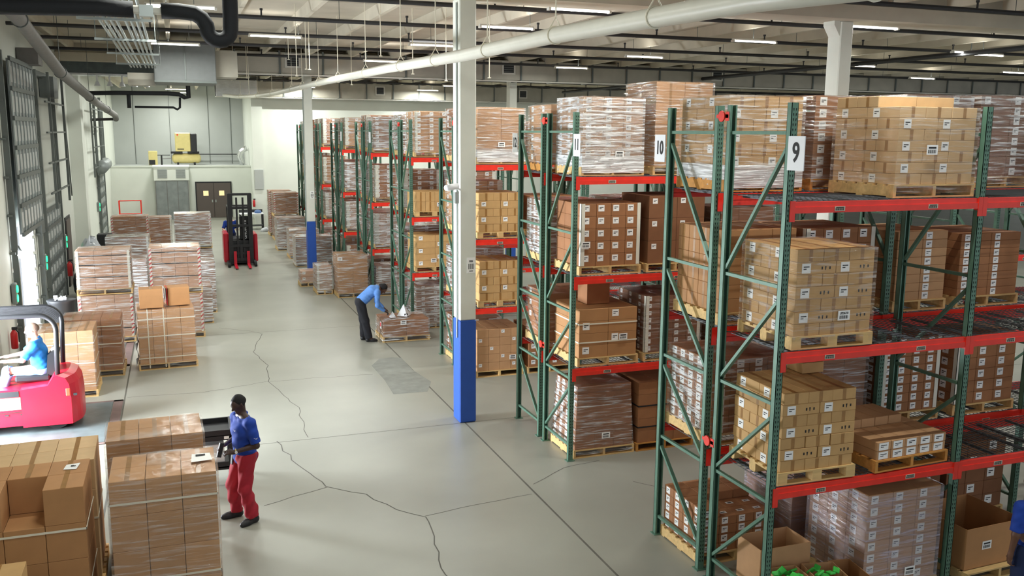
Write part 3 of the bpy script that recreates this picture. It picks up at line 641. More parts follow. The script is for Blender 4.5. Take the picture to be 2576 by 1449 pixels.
def deck_mesh():
    b = MB(); w, d = BAY/2-.05, RD-.02
    n = 19
    for i in range(n+1): x = w*i/n; b.box(x-.0025, 0, .003, x+.0025, d, .009, 'wire')
    for j in range(12): y = d*j/11; b.box(0, y-.0025, -.003, w, y+.0025, .003, 'wire')
    for x in (.12, w/2, w-.12): b.box(x-.02, .04, -.03, x+.02, d-.04, -.004, 'wire')
    return b.mesh('wire_deck')
DM = deck_mesh()
def spacer_mesh():
    b = MB(); b.tube([(0, 0, 0), (-.016, 0, 0)], .062, 'red', 12); b.box(-.0, -.12, -.02, .01, .12, .02, 'red'); b.box(.0, -.13, -.05, .012, -.06, .05, 'red'); return b.mesh('row_spacer')
SP = spacer_mesh()
def rack_pair(k, nb):
    y0 = Y1 + k*PITCH_Y
    t = thing('pallet_rack', 'green double pallet rack with red beams, ' + PAIRNAME[k], 'rack', (RX, y0, 0), 0, 'double pallet racks')
    for row in (0, 1):
        ya = row*(RD+RG) ; yf = ya if row == 0 else ya + RD       # outer face
        for i in range(nb+1):
            x = i*BAY
            put(PM[-1], 'post', t, (x, ya, 0)); put(PM[1], 'post', t, (x, ya+RD, 0))
            for z in HZ: put(HB, 'horizontal_brace', t, (x, ya+RD/2, z))
            for a, c in zip(HZ, HZ[1:]): put(dbrace(a+.06, c-.14, -1 if row == 0 else 1), 'diagonal_brace', t, (x, ya+RD/2, a+.06))
        for i in range(nb):
            for li, z in enumerate(BEAMS):
                for (yy, rz) in ((ya-.012, 0), (ya+RD+.012, math.pi)):
                    o = put(BM, 'beam', t, (i*BAY if not rz else (i+1)*BAY, yy, z), rz)
                    if k < 4 or True:
                        for lx in (.62, 1.86): put(TM, 'beam_label', o, (lx, -.035, .04))
                for s in (0, 1): put(DM, 'wire_deck', t, (i*BAY+.055+s*(BAY/2-.025), ya+.01, z+BH+.004))
    for z in (5.50, 1.70) if k < 2 else (5.5,): put(SP, 'row_spacer', t, (-.045, RD+RG/2, z))
    return t
NB = {0: 3, 1: 4, 2: 3, 3: 2, 4: 2, 5: 1, 6: 1, 7: 1}
for k in range(8): rack_pair(k, NB[k])
def rowy(row): k, r = divmod(row-9, 2); return Y1 + k*PITCH_Y + r*(RD+RG)
def sign(num, y0, y1, z0, z1, label):
    t = thing('aisle_sign', label, 'sign', (RX-.052, (y0+y1)/2, (z0+z1)/2))
    b = MB(); b.box(-.004, -(y1-y0)/2, -(z1-z0)/2, .004, (y1-y0)/2, (z1-z0)/2, 'white'); b.build('sign_board', t)
    if num: text(num, .27 if len(num) == 1 else .235, 'ink', (-.006, 0, -.0), (math.radians(90), 0, math.radians(-90)), t, 'numeral', bold=.005, sx=.86 if len(num) == 1 else .80)
sign('9', 7.47, 7.73, 4.95, 5.29, 'white sign with black number 9 on the nearest green rack post')
sign('10', 10.20, 10.46, 4.95, 5.29, 'white sign with black number 10 beside a green rack post')
sign('11', 12.78, 13.03, 4.95, 5.29, 'white sign with black number 11 on a green rack post')
sign('12', 15.50, 15.76, 4.95, 5.29, 'white sign with black number 12 partly behind a green rack post')
for k, l in ((4, 'second'), (5, 'third')):
    sign('', Y1+k*PITCH_Y-.30, Y1+k*PITCH_Y-.04, 4.95, 5.29, 'narrow white sign seen edge-on at %s rack left of the near column' % l)

# ------------------------------------------------------------------ pallets, cartons and pallet loads
_pm = {}
def pallet_mesh(W, D, style='wood', block=False):
    k = (round(W, 2), round(D, 2), style, block)
    if k in _pm: return _pm[k]
    b = MB(); H = .14
    n = 7
    for i in range(n):
        y = -D/2 + i*(D-.09)/(n-1); b.box(-W/2, y, H-.018, W/2, y+.09, H, style)
    for i in range(3):
        y = -D/2 + i*(D-.10)/2; b.box(-W/2, y, 0, W/2, y+.10, .016, style)
    if block:
        for x in (-W/2, -.06, W/2-.12):
            for y in (-D/2, -.06, D/2-.12): b.box(x, y, .016, x+.12, y+.12, H-.036, style)
            b.box(x, -D/2, H-.036, x+.12, D/2, H-.018, style)
    else:
        for x in (-W/2, -.02, W/2-.04): b.box(x, -D/2, .016, x+.04, D/2, H-.018, style)
    _pm[k] = b.mesh('pallet'); return _pm[k]
_cm = {}
def carton_mesh(w, d, h, mk, lab='', tape='', ls=.10):
    k = (round(w, 3), round(d, 3), round(h, 3), mk, lab, tape, ls)
    if k in _cm: return _cm[k]
    b = MB(); g = .0025; e = .0012
    b.rbox(g, g, 0, w-g, d-g, h-.002, .004, mk)
    top = h-.002+e
    if 'T' in tape: b.quad((w/2-.025, g, top), (w/2+.025, g, top), (w/2+.025, d-g, top), (w/2-.025, d-g, top), 'tape')
    if 'F' in tape: b.quad((w/2-.022, g-e, 0.004), (w/2+.022, g-e, .004), (w/2+.022, g-e, h-.006), (w/2-.022, g-e, h-.006), 'tape')
    if 'L' in tape: b.quad((g-e, d/2+.022, .004), (g-e, d/2-.022, .004), (g-e, d/2-.022, h-.006), (g-e, d/2+.022, h-.006), 'tape')
    if 'S' in tape:
        for i, fx in enumerate((.62, .72, .82)):
            x = w*fx; z0 = h*.35; b.quad((x, g-e, z0), (x+.018, g-e, z0), (x+.018, g-e, z0+.03), (x, g-e, z0+.03), 'ink') if i != 1 else b.quad((x, g-e, z0-.008), (x+.008, g-e, z0-.008), (x+.014, g-e, z0+.035), (x-.006, g-e, z0+.035), 'ink')
    lw = min(ls, w*.72); lh = min(ls*.95, h*.82)
    if 'F' in lab:
        x0 = max(.012, w*.12) if 'C' not in lab else w/2-lw/2; z1 = h*.88; z0 = z1-lh; y = g-e*2; y2 = y-.0006
        b.quad((x0, y, z0), (x0+lw, y, z0), (x0+lw, y, z1), (x0, y, z1), 'label')
        for q, r in ((.60, .84), (.38, .52)): b.quad((x0+lw*.18, y2, z0+lh*q), (x0+lw*r, y2, z0+lh*q), (x0+lw*r, y2, z0+lh*(q+.10)), (x0+lw*.18, y2, z0+lh*(q+.10)), 'ink')
    if 'L' in lab:
        lw2 = min(ls, d*.72); y0 = d*.80; z1 = h*.88; z0 = z1-lh; x = g-e*2; x2 = x-.0006
        if 'C' in lab: y0 = d/2+lw2/2
        b.quad((x, y0, z0), (x, y0-lw2, z0), (x, y0-lw2, z1), (x, y0, z1), 'label')
        for q, r in ((.60, .84), (.38, .52)): b.quad((x2, y0-lw2*.18, z0+lh*q), (x2, y0-lw2*r, z0+lh*q), (x2, y0-lw2*r, z0+lh*(q+.10)), (x2, y0-lw2*.18, z0+lh*(q+.10)), 'ink')
    if 'T' in lab:
        x0, y0 = w*.25, d*.35; b.quad((x0, y0, top+e), (x0+.10, y0, top+e), (x0+.10, y0+.06, top+e), (x0, y0+.06, top+e), 'label')
        b.quad((x0+.02, y0+.02, top+e*1.6), (x0+.08, y0+.02, top+e*1.6), (x0+.08, y0+.04, top+e*1.6), (x0+.02, y0+.04, top+e*1.6), 'ink')
    _cm[k] = b.mesh('carton'); return _cm[k]
def wrap_mesh(W, D, z0, z1, seed, lean=0.0, top=True, skirt=0.0):
    r = random.Random(seed); b = MB(); nx, ny, nz = 9, 9, 9
    def P(x, y, z):
        t = (z-z0)/(z1-z0); s = 1-lean*t; k = 1+skirt*max(0, .12-t)*8
        return (x*s*k, y*s*k, z)
    for (ax, sd) in (('x', -1), ('x', 1), ('y', -1), ('y', 1)):
        n = ny if ax == 'x' else nx; vs = []; fs = []
        for j in range(nz+1):
            for i in range(n+1):
                u = -1+2*i/n; z = z0+(z1-z0)*j/nz; o = .010+r.uniform(-.005, .007) if 0 < i < n else .010
                p = P(sd*(W/2+o), u*(D/2+.010), z) if ax == 'x' else P(u*(W/2+.010), sd*(D/2+o), z)
                vs.append(p)
        for j in range(nz):
            for i in range(n):
                a = j*(n+1)+i; q = (a, a+1, a+n+2, a+n+1); fs.append(q if (sd > 0) == (ax == 'x') else q[::-1])
        b.add(vs, fs, 'WRAP')
    if top:
        vs = []; fs = []
        for j in range(ny+1):
            for i in range(nx+1):
                x, y, _ = P((-1+2*i/nx)*(W/2+.01), (-1+2*j/ny)*(D/2+.01), z1); vs.append((x, y, z1+.006+(r.uniform(0, .012) if 0 < i < nx and 0 < j < ny else 0)))
        for j in range(ny):
            for i in range(nx): a = j*(nx+1)+i; fs.append((a, a+1, a+nx+2, a+nx+1))
        b.add(vs, fs, 'WRAP')
    return b
def strap_parts(t, W, D, z0, z1, hz, vx, col='strap', th=.022):
    for z in hz:
        b = MB(); e = .006
        b.box(-W/2-e, -D/2-e, z, W/2+e, -D/2-.001, z+th, col); b.box(-W/2-e, D/2+.001, z, W/2+e, D/2+e, z+th, col)
        b.box(-W/2-e, -D/2-e, z, -W/2-.001, D/2+e, z+th, col); b.box(W/2+.001, -D/2-e, z, W/2+e, D/2+e, z+th, col); b.build('strap', t)
    for x in vx:
        b = MB(); e = .009
        b.box(x, -D/2-e, z0, x+th, -D/2-.001, z1+.008, col); b.box(x, -D/2-e, z1+.002, x+th, D/2+e, z1+.008, col); b.box(x, D/2+.001, z0, x+th, D/2+e, z1+.008, col); b.build('strap', t)
BOARDW = [.058]
def board_parts(t, W, D, z0, z1, which, striped=False):
    for (sx, sy) in which:
        b = MB(); e = .007; k = 'board'; lw = BOARDW[0]
        def L(z0, z1, k, e):
            x = sx*W/2; y = sy*D/2
            b.box(min(x-sx*lw, x+sx*e), min(y+sy*.001, y+sy*e), z0, max(x-sx*lw, x+sx*e), max(y+sy*.001, y+sy*e), z1, k)
            b.box(min(x+sx*.001, x+sx*e), min(y-sy*lw, y+sy*e), z0, max(x+sx*.001, x+sx*e), max(y-sy*lw, y+sy*e), z1, k)
        L(z0, z1, k, e)
        if striped:
            z = z0+.04
            while z < z1-.06:
                y = sy*D/2+sy*(e+.0006); x = sx*W/2; xs = sorted((x-sx*lw, x+sx*e))
                b.quad((xs[0], y, z), (xs[1], y, z+.05), (xs[1], y, z+.10), (xs[0], y, z+.05), 'stripe')
                xx = sx*W/2+sx*(e+.0006); ys = sorted((sy*D/2-sy*lw, sy*D/2+sy*e))
                b.quad((xx, ys[1], z), (xx, ys[0], z+.05), (xx, ys[0], z+.10), (xx, ys[1], z+.05), 'stripe'); z += .11
        o = b.build('corner_board', t)
        if striped: o['label'] = 'red and white striped corner board'
def ship_label(t, x, y, z, txt=None, side='F', s=1.0, col='label'):
    b = MB(); w, h = .075*s, .052*s
    b.box(-w, -.002, -h, w, 0, h, col)
    for i in range(12):
        xx = -w*.75+i*w*.125; b.box(xx, -.0032, -h*.7, xx+(w*.05 if i % 3 else w*.09), -.0018, -h*.02, 'ink')
    if not txt: b.box(-w*.7, -.0032, h*.25, w*.7, -.0018, h*.62, 'ink')
    o = b.build('shipping_label', t, (x, y, z), 0 if side == 'F' else -math.pi/2)
    if txt: text(txt, .034*s, 'ink', (0, -.0035, h*.45), (math.radians(90), 0, 0), o, 'lettering', sx=.8)
SEED = [100]
def load(label, x, y, z, W, D, nx, ny, nz, ch, mk, rot=0.0, lab='F', every=1, wrap='wrap', boards=None, striped=False, straps=(), vstraps=(), strapcol='strap', pallet='wood', block=False,
         loose=False, group=None, top=None, ship=None, shiptxt=None, tape='', tall=0, lean=0.0, name=None, cargroup=None, carlabel=None, carloc='', ls=.10, ph=.14, jitter=0.0, inter=None, band=False, skirt=.0, pallabel=None, wraptop=True, cat='pallet load', skip=None, nopallet=False):
    """One load: x, y = centre of the base. Wrapped or strapped loads are one thing; loose cartons are things of their own."""
    SEED[0] += 1; r = random.Random(SEED[0]); T = Matrix.Translation((x, y, z)) @ Matrix.Rotation(rot, 4, 'Z')
    ph = 0 if nopallet else ph
    if loose:
        t = None
        if not nopallet:
            p = put(pallet_mesh(W+.06, D+.04, pallet, block), 'pallet', None, (x, y, z), rot); tag(p, pallabel, 'pallet')
    else:
        t = thing(name or 'pallet_load', label, cat, (x, y, z), rot, group)
        if not nopallet: put(pallet_mesh(W+.06, D+.04, pallet, block), 'pallet', t)
    H = ph + nz*ch; NX, NY = nx, ny
    for k in range(nz + (1 if top else 0)):
        nx, ny = (inter if inter and k % 2 == 0 else (NX, NY)); cw, cd = W/nx, D/ny
        for i in range(nx):
            for j in range(ny):
                if k == nz and not top(i, j): continue
                if skip and skip(i, j, k): continue
                inner = 0 < i < nx-1 and 0 < j < ny-1 and k < nz-1
                if inner: continue
                s = 1-lean*(k/nz)
                fl = ''
                show = (k*1+i*1+j) % every == 0 if every > 1 else True
                if j == 0 and 'F' in lab and show: fl += 'F'
                if i == 0 and 'L' in lab and ((k+j) % every == 0): fl += 'L'
                if k == nz-1 and 'T' in lab: fl += 'T'
                if inter: fl = ('F' if j == 0 and k % 2 and 'F' in lab else '')+('L' if i == 0 and k % 2 == 0 and 'L' in lab else '')
                if fl and 'C' in lab: fl += 'C'
                tp = ''
                if j == 0 and 'F' in tape and 'F' not in fl: tp += 'F'
                if j == 0 and 'S' in tape and 'F' in fl: tp += 'S'
                if i == 0 and 'L' in tape and 'L' not in fl: tp += 'L'
                if (k >= nz-1) and 'T' in tape: tp += 'T'
                me = carton_mesh(cw, cd, ch, mk, fl, tp, ls)
                lx, ly = (-W/2+i*cw)*s, (-D/2+j*cd)*s
                jx = r.uniform(-jitter, jitter); jy = r.uniform(-jitter, jitter)
                if loose:
                    p = T @ Vector((lx+jx, ly+jy, ph+k*ch+.0006*k)); o = put(me, 'carton', None, p, rot + (r.uniform(-.012, .012) if jitter else 0)); tag(o, '%s, %s layer, %s from left, %s from front, %s' % (carlabel, ORD[k], ORD[i], ORD[j], carloc), 'carton', cargroup)
                else: put(me, 'carton', t, (lx+jx, ly+jy, ph+k*ch))
    if t is not None:
        zt = H+.001
        if straps or vstraps: strap_parts(t, W, D, ph*.3, zt, [ph+(H-ph)*q for q in straps], [W*(q-.5) for q in vstraps], strapcol)
        if boards: board_parts(t, W, D, ph+.01, zt, boards, striped)
        if wrap:
            M['WRAP'] = M[wrap]; b = wrap_mesh(W+.022, D+.022, ph*.35, zt, SEED[0], lean, wraptop and not top, skirt); b.build('stretch_wrap', t, smooth=True)
        if band: M['WRAP'] = M['band']; wrap_mesh(W+.030, D+.030, ph*.3, ph+.17, SEED[0]+50, 0, False, .0).build('bunched_film', t, smooth=True)
        if ship: ship_label(t, ship[0]*W-W/2, -D/2-.028, ph+(H-ph)*ship[1], shiptxt)
    return t

LEV = {0: 0.0, 1: 1.562, 2: 3.062, 3: 4.642}
LVN = {0: 'floor level', 1: 'low beam', 2: 'middle beam', 3: 'top beam'}
ORD = ['first', 'second', 'third', 'fourth', 'fifth', 'sixth', 'seventh', 'eighth', 'ninth', 'tenth']
def slotc(row, bay, s, W=1.06, D=1.0): return (RX+.10+bay*BAY+s*1.20+W/2+.03, rowy(row)+RD/2)
def rackname(row): return {9: 'front of nearest rack', 10: 'back of nearest rack', 11: 'front of second nearest rack', 12: 'back of second nearest rack', 13: 'front of rack behind column', 14: 'back of rack behind column'}.get(row) or \
    ('front' if (row-9) % 2 == 0 else 'back')+' of %s rack left of column' % ORD[(row-9)//2-3]
def where(row, lev, bay, s):
    return ('' if row >= 17 else ORD[bay*2+s]+' on ')+LVN[lev]+', '+rackname(row)
FL, FR, BL = (-1, -1), (1, -1), (-1, 1)
done = set()
def rl(row, lev, bay, s, look, dx=0, dy=0, W=1.04, D=1.0, **kw):
    done.add((row, lev, bay, s)); x, y = slotc(row, bay, s); loc = where(row, lev, bay, s)
    kw.setdefault('nx', 3); kw.setdefault('ny', 2); kw.setdefault('nz', 5); kw.setdefault('ch', .16); kw.setdefault('mk', 'kraft')
    if kw.get('loose'):
        kw['pallabel'] = 'wooden pallet under unwrapped cartons, '+loc; kw['carlabel'] = look; kw['carloc'] = LVN[lev]+', '+rackname(row).split(' of ')[1]; kw['cargroup'] = 'loose cartons '+loc
    load(look+', '+loc, x+dx, y+dy, LEV[lev], W, D, **kw)
# row 9, front row of the nearest rack
rl(9, 3, 0, 1, 'clear-wrapped tan cartons', dx=.06, dy=.0, W=1.07, D=1.0, nx=2, ny=3, inter=(3, 2), nz=7, ch=.118, mk='kraftl', lab='FL', wrap='wrapc', ship=(.42, .45), tape='FLT', top=lambda i, j: j > 0, skirt=.0)
rl(9, 2, 0, 0, 'clear-wrapped pale cartons on block pallet', dx=.02, dy=-.04, W=.98, D=.98, nx=2, ny=3, inter=(3, 2), nz=7, ch=.132, mk='krafty', lab='FL', wrap='wrapc', ship=(.62, .22), shiptxt='LP226732', tape='FLTS', block=True, ls=.11, rot=-.02)
rl(9, 1, 0, 0, 'loose yellow-tan carton', dx=-.06, dy=-.06, W=.94, D=.94, nx=2, ny=3, inter=(3, 2), nz=7, ch=.125, mk='krafty', lab='FL', wrap=None, tape='FLTS', block=True, ls=.105, loose=True, jitter=.006, rot=-.03)
rl(9, 1, 0, 1, 'loose flat tan carton', dx=.02, dy=-.06, W=1.04, D=.94, nx=5, ny=2, nz=2, ch=.105, mk='kraft', lab='F', ls=.14, wrap=None, pallet='woodo', loose=True, rot=.05, jitter=.0015, top=lambda i, j: j == 1 and i < 4)
rl(9, 0, 0, 1, 'violet-wrapped tan cartons', dx=.02, dy=-.02, W=1.06, D=1.0, nx=3, ny=3, nz=8, ch=.142, mk='kraft', lab='FL', wrap='wrapv', ls=.10, ship=(.62, .12), wraptop=False)
# row 10
rl(10, 3, 0, 0, 'heavily wrapped tan cartons', dx=-.02, W=1.02, D=1.04, nx=2, ny=3, inter=(3, 2), nz=7, ch=.137, mk='krafty', lab='FL', wrap='wrap', ls=.10, tape='F', pallet='woodo', band=True)
rl(10, 3, 0, 1, 'film-wrapped dark brown cartons', nx=2, ny=2, nz=7, ch=.14, mk='kraftb', lab='F', wrap='wrap', pallet='woodo')
rl(10, 3, 1, 0, 'shiny-wrapped brown cartons', nx=3, ny=3, nz=8, ch=.128, mk='kraftb', lab='FL', wrap='wraph')
rl(10, 3, 1, 1, 'brown cartons each with white label', nx=2, ny=3, nz=8, ch=.13, mk='kraftd', lab='FL', wrap='wrap', ls=.10)
rl(10, 2, 0, 0, 'orange-brown cartons with shiny tape', nx=3, ny=4, nz=6, ch=.165, mk='krafto', lab='', wrap=None, tape='LT', dx=.0, top=None)
rl(10, 2, 0, 1, 'brown labelled cartons, white corner boards', nx=4, ny=3, nz=5, ch=.195, mk='kraftb', lab='F', wrap=None, boards=(FL, FR), ls=.105, dx=-.02)
rl(10, 2, 1, 0, 'light tan labelled flat cartons', nx=2, ny=2, nz=8, ch=.112, mk='kraft', lab='F', wrap=None, W=.82, ls=.10, dx=-.08)
rl(10, 2, 1, 1, 'brown labelled flat cartons', nx=2, ny=2, nz=8, ch=.105, mk='kraftb', lab='F', wrap=None, ls=.09, dx=-.12)
rl(10, 1, 0, 0, 'small labelled boxes under glossy film', nx=4, ny=5, nz=8, ch=.115, mk='kraftb', lab='FLC', wrap='wrap', ls=.10, dx=-.05)
rl(10, 1, 0, 1, 'film-wrapped plain brown cartons', nx=3, ny=2, nz=7, ch=.15, mk='kraftb', lab='', wrap='wrap')
rl(10, 1, 1, 0, 'small white-labelled boxes, corner boards', nx=4, ny=3, nz=8, ch=.125, mk='kraftb', lab='FL', wrap=None, boards=(FL, FR), W=.94, ls=.09, dx=-.1)
rl(10, 1, 1, 1, 'large-labelled brown cartons, corner board', nx=3, ny=3, nz=6, ch=.16, mk='kraftb', lab='FL', wrap=None, boards=(FL,), ls=.105)
rl(10, 0, 0, 0, 'loose brown carton', nx=4, ny=4, nz=4, ch=.115, mk='kraftb', lab='FLT', wrap=None, loose=True, W=1.0, D=.94, top=lambda i, j: j > 1 or i == 0, ls=.09, dx=-.10, jitter=.001)
rl(10, 0, 0, 1, 'violet-wrapped plain brown cartons', nx=3, ny=2, nz=4, ch=.31, mk='kraftb', lab='', wrap='wrapv', dx=.02)
rl(10, 0, 1, 0, 'dark brown cartons with large white labels', nx=3, ny=3, nz=5, ch=.20, mk='kraftd', lab='FL', every=2, wrap=None, ls=.13, dx=.05)
rl(10, 0, 1, 1, 'dark brown labelled cartons', nx=3, ny=2, nz=5, ch=.20, mk='kraftd', lab='FL', every=2, wrap=None, ls=.13)
# rows 11 and 12
rl(11, 3, 0, 0, 'heavily film-wrapped labelled cartons', nx=3, ny=3, nz=8, ch=.135, mk='kraft', lab='FL', wrap='wraph', ls=.09, ship=(.6, .18), band=True)
rl(11, 3, 0, 1, 'tall wrapped stack of big plain cartons', nx=2, ny=2, nz=4, ch=.335, mk='kraft', lab='', wrap='wrap', dx=.06, tape='F')
rl(11, 3, 1, 0, 'wrapped tan cartons, tall', nx=3, ny=2, nz=7, ch=.155, mk='kraft', lab='F', wrap='wraph')
rl(11, 3, 1, 1, 'wrapped brown cartons', nx=3, ny=2, nz=7, ch=.15, mk='kraftb', lab='F', wrap='wrap')
rl(11, 3, 2, 0, 'white-glare wrapped labelled cartons', nx=3, ny=2, nz=8, ch=.148, mk='kraftb', lab='F', wrap='wraph')
rl(11, 3, 2, 1, 'dark brown wrapped cartons', nx=4, ny=2, nz=8, ch=.15, mk='kraftd', lab='', wrap='wrapc')
rl(11, 3, 3, 0, 'shiny wrapped brown cartons', nx=3, ny=2, nz=7, ch=.14, mk='kraftd', lab='F', wrap='wraph')
rl(11, 3, 3, 1, 'wrapped dark cartons', nx=3, ny=2, nz=7, ch=.14, mk='kraftd', lab='F', wrap='wrap')
rl(11, 2, 0, 0, 'brown labelled cartons, white corner boards', nx=4, ny=3, nz=5, ch=.20, mk='kraftb', lab='F', wrap=None, boards=(FL, FR), ls=.105, ship=(.07, .35))
rl(11, 2, 0, 1, 'plain dark brown cartons', nx=2, ny=2, nz=3, ch=.37, mk='kraftd', lab='F', wrap=None, ls=.09)
rl(11, 2, 1, 0, 'dark brown cartons', nx=3, ny=2, nz=4, ch=.22, mk='kraftd', lab='', wrap='wrapc')
rl(11, 1, 0, 0, 'orange-brown strapped crate of cartons', nx=2, ny=2, nz=4, ch=.20, mk='krafto', lab='F', wrap=None, straps=(.30, .68), ship=(.75, .40), every=2, ls=.12, name='strapped_pallet_load', top=None)
rl(11, 1, 0, 1, 'small grey-labelled boxes, corner board', nx=4, ny=3, nz=8, ch=.12, mk='kraftd', lab='FL', wrap='wrapc', boards=(FL, FR), ls=.075)
rl(11, 1, 1, 0, 'wrapped brown cartons', nx=3, ny=2, nz=5, ch=.2, mk='kraftd', lab='F', wrap='wrap')
rl(11, 0, 0, 0, 'leaning film-wrapped stack of flat cartons', nx=3, ny=4, nz=9, ch=.118, mk='kraftb', lab='L', wrap='wrap', ls=.10, ship=(.52, .2), lean=.12, dx=-.02, W=1.06, D=.97)
rl(11, 0, 0, 1, 'dark strapped cartons, corner board', nx=3, ny=2, nz=5, ch=.21, mk='kraftb', lab='', wrap=None, boards=(FR,), straps=(.25, .6), strapcol='ink', pallet='woodo', dx=-.08)
rl(12, 3, 0, 0, 'wrapped cartons on yellow pallet', nx=2, ny=2, nz=6, ch=.165, mk='kraft', lab='L', wrap='wrap', pallet='woodo')
rl(12, 3, 0, 1, 'wrapped brown cartons', nx=3, ny=2, nz=6, ch=.15, mk='kraftb', lab='F', wrap='wrap')
rl(12, 2, 0, 0, 'rows of small white-labelled boxes', nx=3, ny=5, nz=9, ch=.105, mk='kraftb', lab='FLC', wrap='wraph', ls=.085)
rl(12, 1, 0, 0, 'plain brown wrapped cartons', nx=2, ny=2, nz=4, ch=.21, mk='kraftb', lab='L', wrap='wrapc')
rl(12, 0, 0, 1, 'dark brown cartons', nx=3, ny=2, nz=4, ch=.2, mk='kraftb', lab='L', wrap=None)
# rack behind the near column (rows 13, 14)
rl(13, 3, 0, 0, 'film-wrapped tan cartons', nx=2, ny=2, nz=6, ch=.172, mk='kraft', lab='', wrap='wrap', ship=(.5, .26), band=True)
rl(13, 2, 0, 0, 'loose yellow carton', nx=2, ny=2, inter=(3, 2), nz=5, ch=.165, mk='krafty', lab='F', wrap=None, tape='FT', loose=True, ls=.10, W=.98, jitter=.004, block=True)
rl(13, 1, 0, 0, 'loose yellow carton', nx=2, ny=2, inter=(3, 2), nz=5, ch=.172, mk='krafty', lab='F', wrap=None, tape='FT', loose=True, ls=.10, W=.94, jitter=.008, block=True)
rl(13, 0, 0, 0, 'brown cartons with small white labels', nx=4, ny=2, nz=5, ch=.185, mk='kraft', lab='F', every=3, wrap=None, ls=.075, ship=(.78, .3))
rl(13, 3, 0, 1, 'film-wrapped light cartons', nx=2, ny=2, nz=5, ch=.15, mk='kraft', lab='', wrap='wraph')
rl(13, 2, 0, 1, 'brown cartons', nx=2, ny=2, nz=5, ch=.15, mk='kraftb', lab='F', wrap=None)
rl(13, 0, 0, 1, 'brown labelled cartons', nx=2, ny=2, nz=5, ch=.18, mk='kraftb', lab='F', wrap=None)
# first rack left of the near column (rows 15, 16)
rl(15, 3, 0, 0, 'film-wrapped labelled cartons, corner boards', nx=3, ny=2, nz=7, ch=.15, mk='kraft', lab='FL', wrap='wrap', boards=(FL, FR))
rl(15, 2, 0, 0, 'two layers of yellow cartons', nx=4, ny=2, nz=2, ch=.26, mk='krafty', lab='', wrap=None, ship=(.62, .35), tape='F', block=True)
rl(15, 1, 0, 0, 'yellow cartons with white labels', nx=2, ny=2, nz=5, ch=.17, mk='krafty', lab='F', every=2, wrap=None, ls=.11, ship=(.45, .2))
rl(15, 0, 0, 0, 'grey-filmed labelled brown cartons', nx=3, ny=2, nz=7, ch=.15, mk='kraftb', lab='FC', wrap='wraph', ls=.09)
STY = [dict(look='labelled brown cartons, corner boards', nx=3, ny=2, nz=7, ch=.15, mk='kraftb', lab='FL', wrap='wrap', boards=(FL, FR)),
       dict(look='filmed tan cartons, corner boards', nx=3, ny=2, nz=6, ch=.17, mk='kraft', lab='FL', wrap='wrap', boards=(FL, FR)),
       dict(look='heavily film-wrapped brown cartons', nx=2, ny=2, nz=7, ch=.14, mk='kraftb', lab='FL', wrap='wraph'),
       dict(look='pale-topped wrapped cartons', nx=3, ny=2, nz=5, ch=.2, mk='kraftp', lab='F', wrap='wraph', boards=(FL, FR))]
for row in range(11, 25):
    BOARDW[0] = .11
    k = (row-9)//2
    for bay in range(min(NB[k], 1)):
        for s in ((0, 1) if k < 4 else (0,)):
            for lev in (0, 1, 2, 3):
                if (row, lev, bay, s) in done or (row in (12,) and lev < 2): continue
                if k == 2 and s == 1 and (row == 14 or lev == 1): continue
                st = dict(rnd.choice(STY)); look = st.pop('look')
                if k >= 5: st['ny'] = 1
                if lev == 0 and st['nz'] > 6: st['nz'] = 6
                rl(row, lev, bay, s, look, dx=rnd.uniform(-.03, .03), dy=rnd.uniform(-.03, .03), **st)

BOARDW[0] = .058

# ------------------------------------------------------------------ pallet loads on the dock side
G1 = 'strapped and wrapped loads along the dock side'
load('strapped tan carton load with two boxes on top, by the aisle on the dock side', -.385, 21.85, 0, 1.19, .98, 4, 2, 4, .305, 'kraft', rot=.06, lab='', wrap='wrapc', straps=(.10, .50, .82), vstraps=(.16, .44), block=False, wraptop=True)
b = MB()
for i in range(7):
    z = .12+i*.17; o = (.05, .0, .04, -.01, .05, .02, .03)[i]
    b.quad((-.63-o, -.52, z), (-.60-o, -.30, z), (-.60-(.04 if i % 2 else 0), -.30, z+.17), (-.63-(.0 if i % 2 else .05), -.52, z+.17), 'film')
tag(b.build('hanging_film', loc=(-.385, 21.85, 0), rotz=.06), 'loose white film hanging down the left side of the strapped load with two boxes', 'film')
def carton_thing(label, x, y, z, w, d, h, mk, rot=0.0, tape='T', lab='', mark=None, group=None):
    o = put(carton_mesh(w, d, h, mk, lab, tape), 'carton', None, (x, y, z), rot); tag(o, label, 'carton', group)
    if mark: text(mark, .05, 'tape', (w*.55, -.001, h*.42), (math.radians(90), 0, 0), o, 'lettering', sx=.9)
    return o
carton_thing('single tan carton with faint printing, left one on top of the strapped load', -.90, 21.42, 1.385, .50, .42, .43, 'krafto', .05)
for i in range(9):
    pass
t = thing('open_carton', 'tilted tan carton with red-edged white flap, right one on top of the strapped load', 'carton', (-.30, 21.62, 1.385), .10)
b = MB(); b.rbox(0, 0, 0, .46, .40, .41, .004, 'krafto'); b.build('carton_body', t)
b = MB(); b.box(-.075, .0, .14, -.05, .38, .40, 'white'); b.box(-.03, 0, .02, -.012, .38, .42, 'stripe'); b.box(-.06, 0, .4, .0, .38, .41, 'krafto'); b.build('flap', t)
load('strapped tan carton load half hidden by the forklift', -2.29, 20.0, 0, 1.16, 1.0, 4, 3, 4, .305, 'kraft', lab='', wrap='wrapc', straps=(.10, .45, .78), tape='T')
load('strapped brown carton load behind the forklift load, beside the dock plate', -1.87, 21.56, 0, 1.16, .98, 3, 2, 4, .285, 'kraftb', lab='', wrap='wrapc', straps=(.10, .50, .84), tape='T')
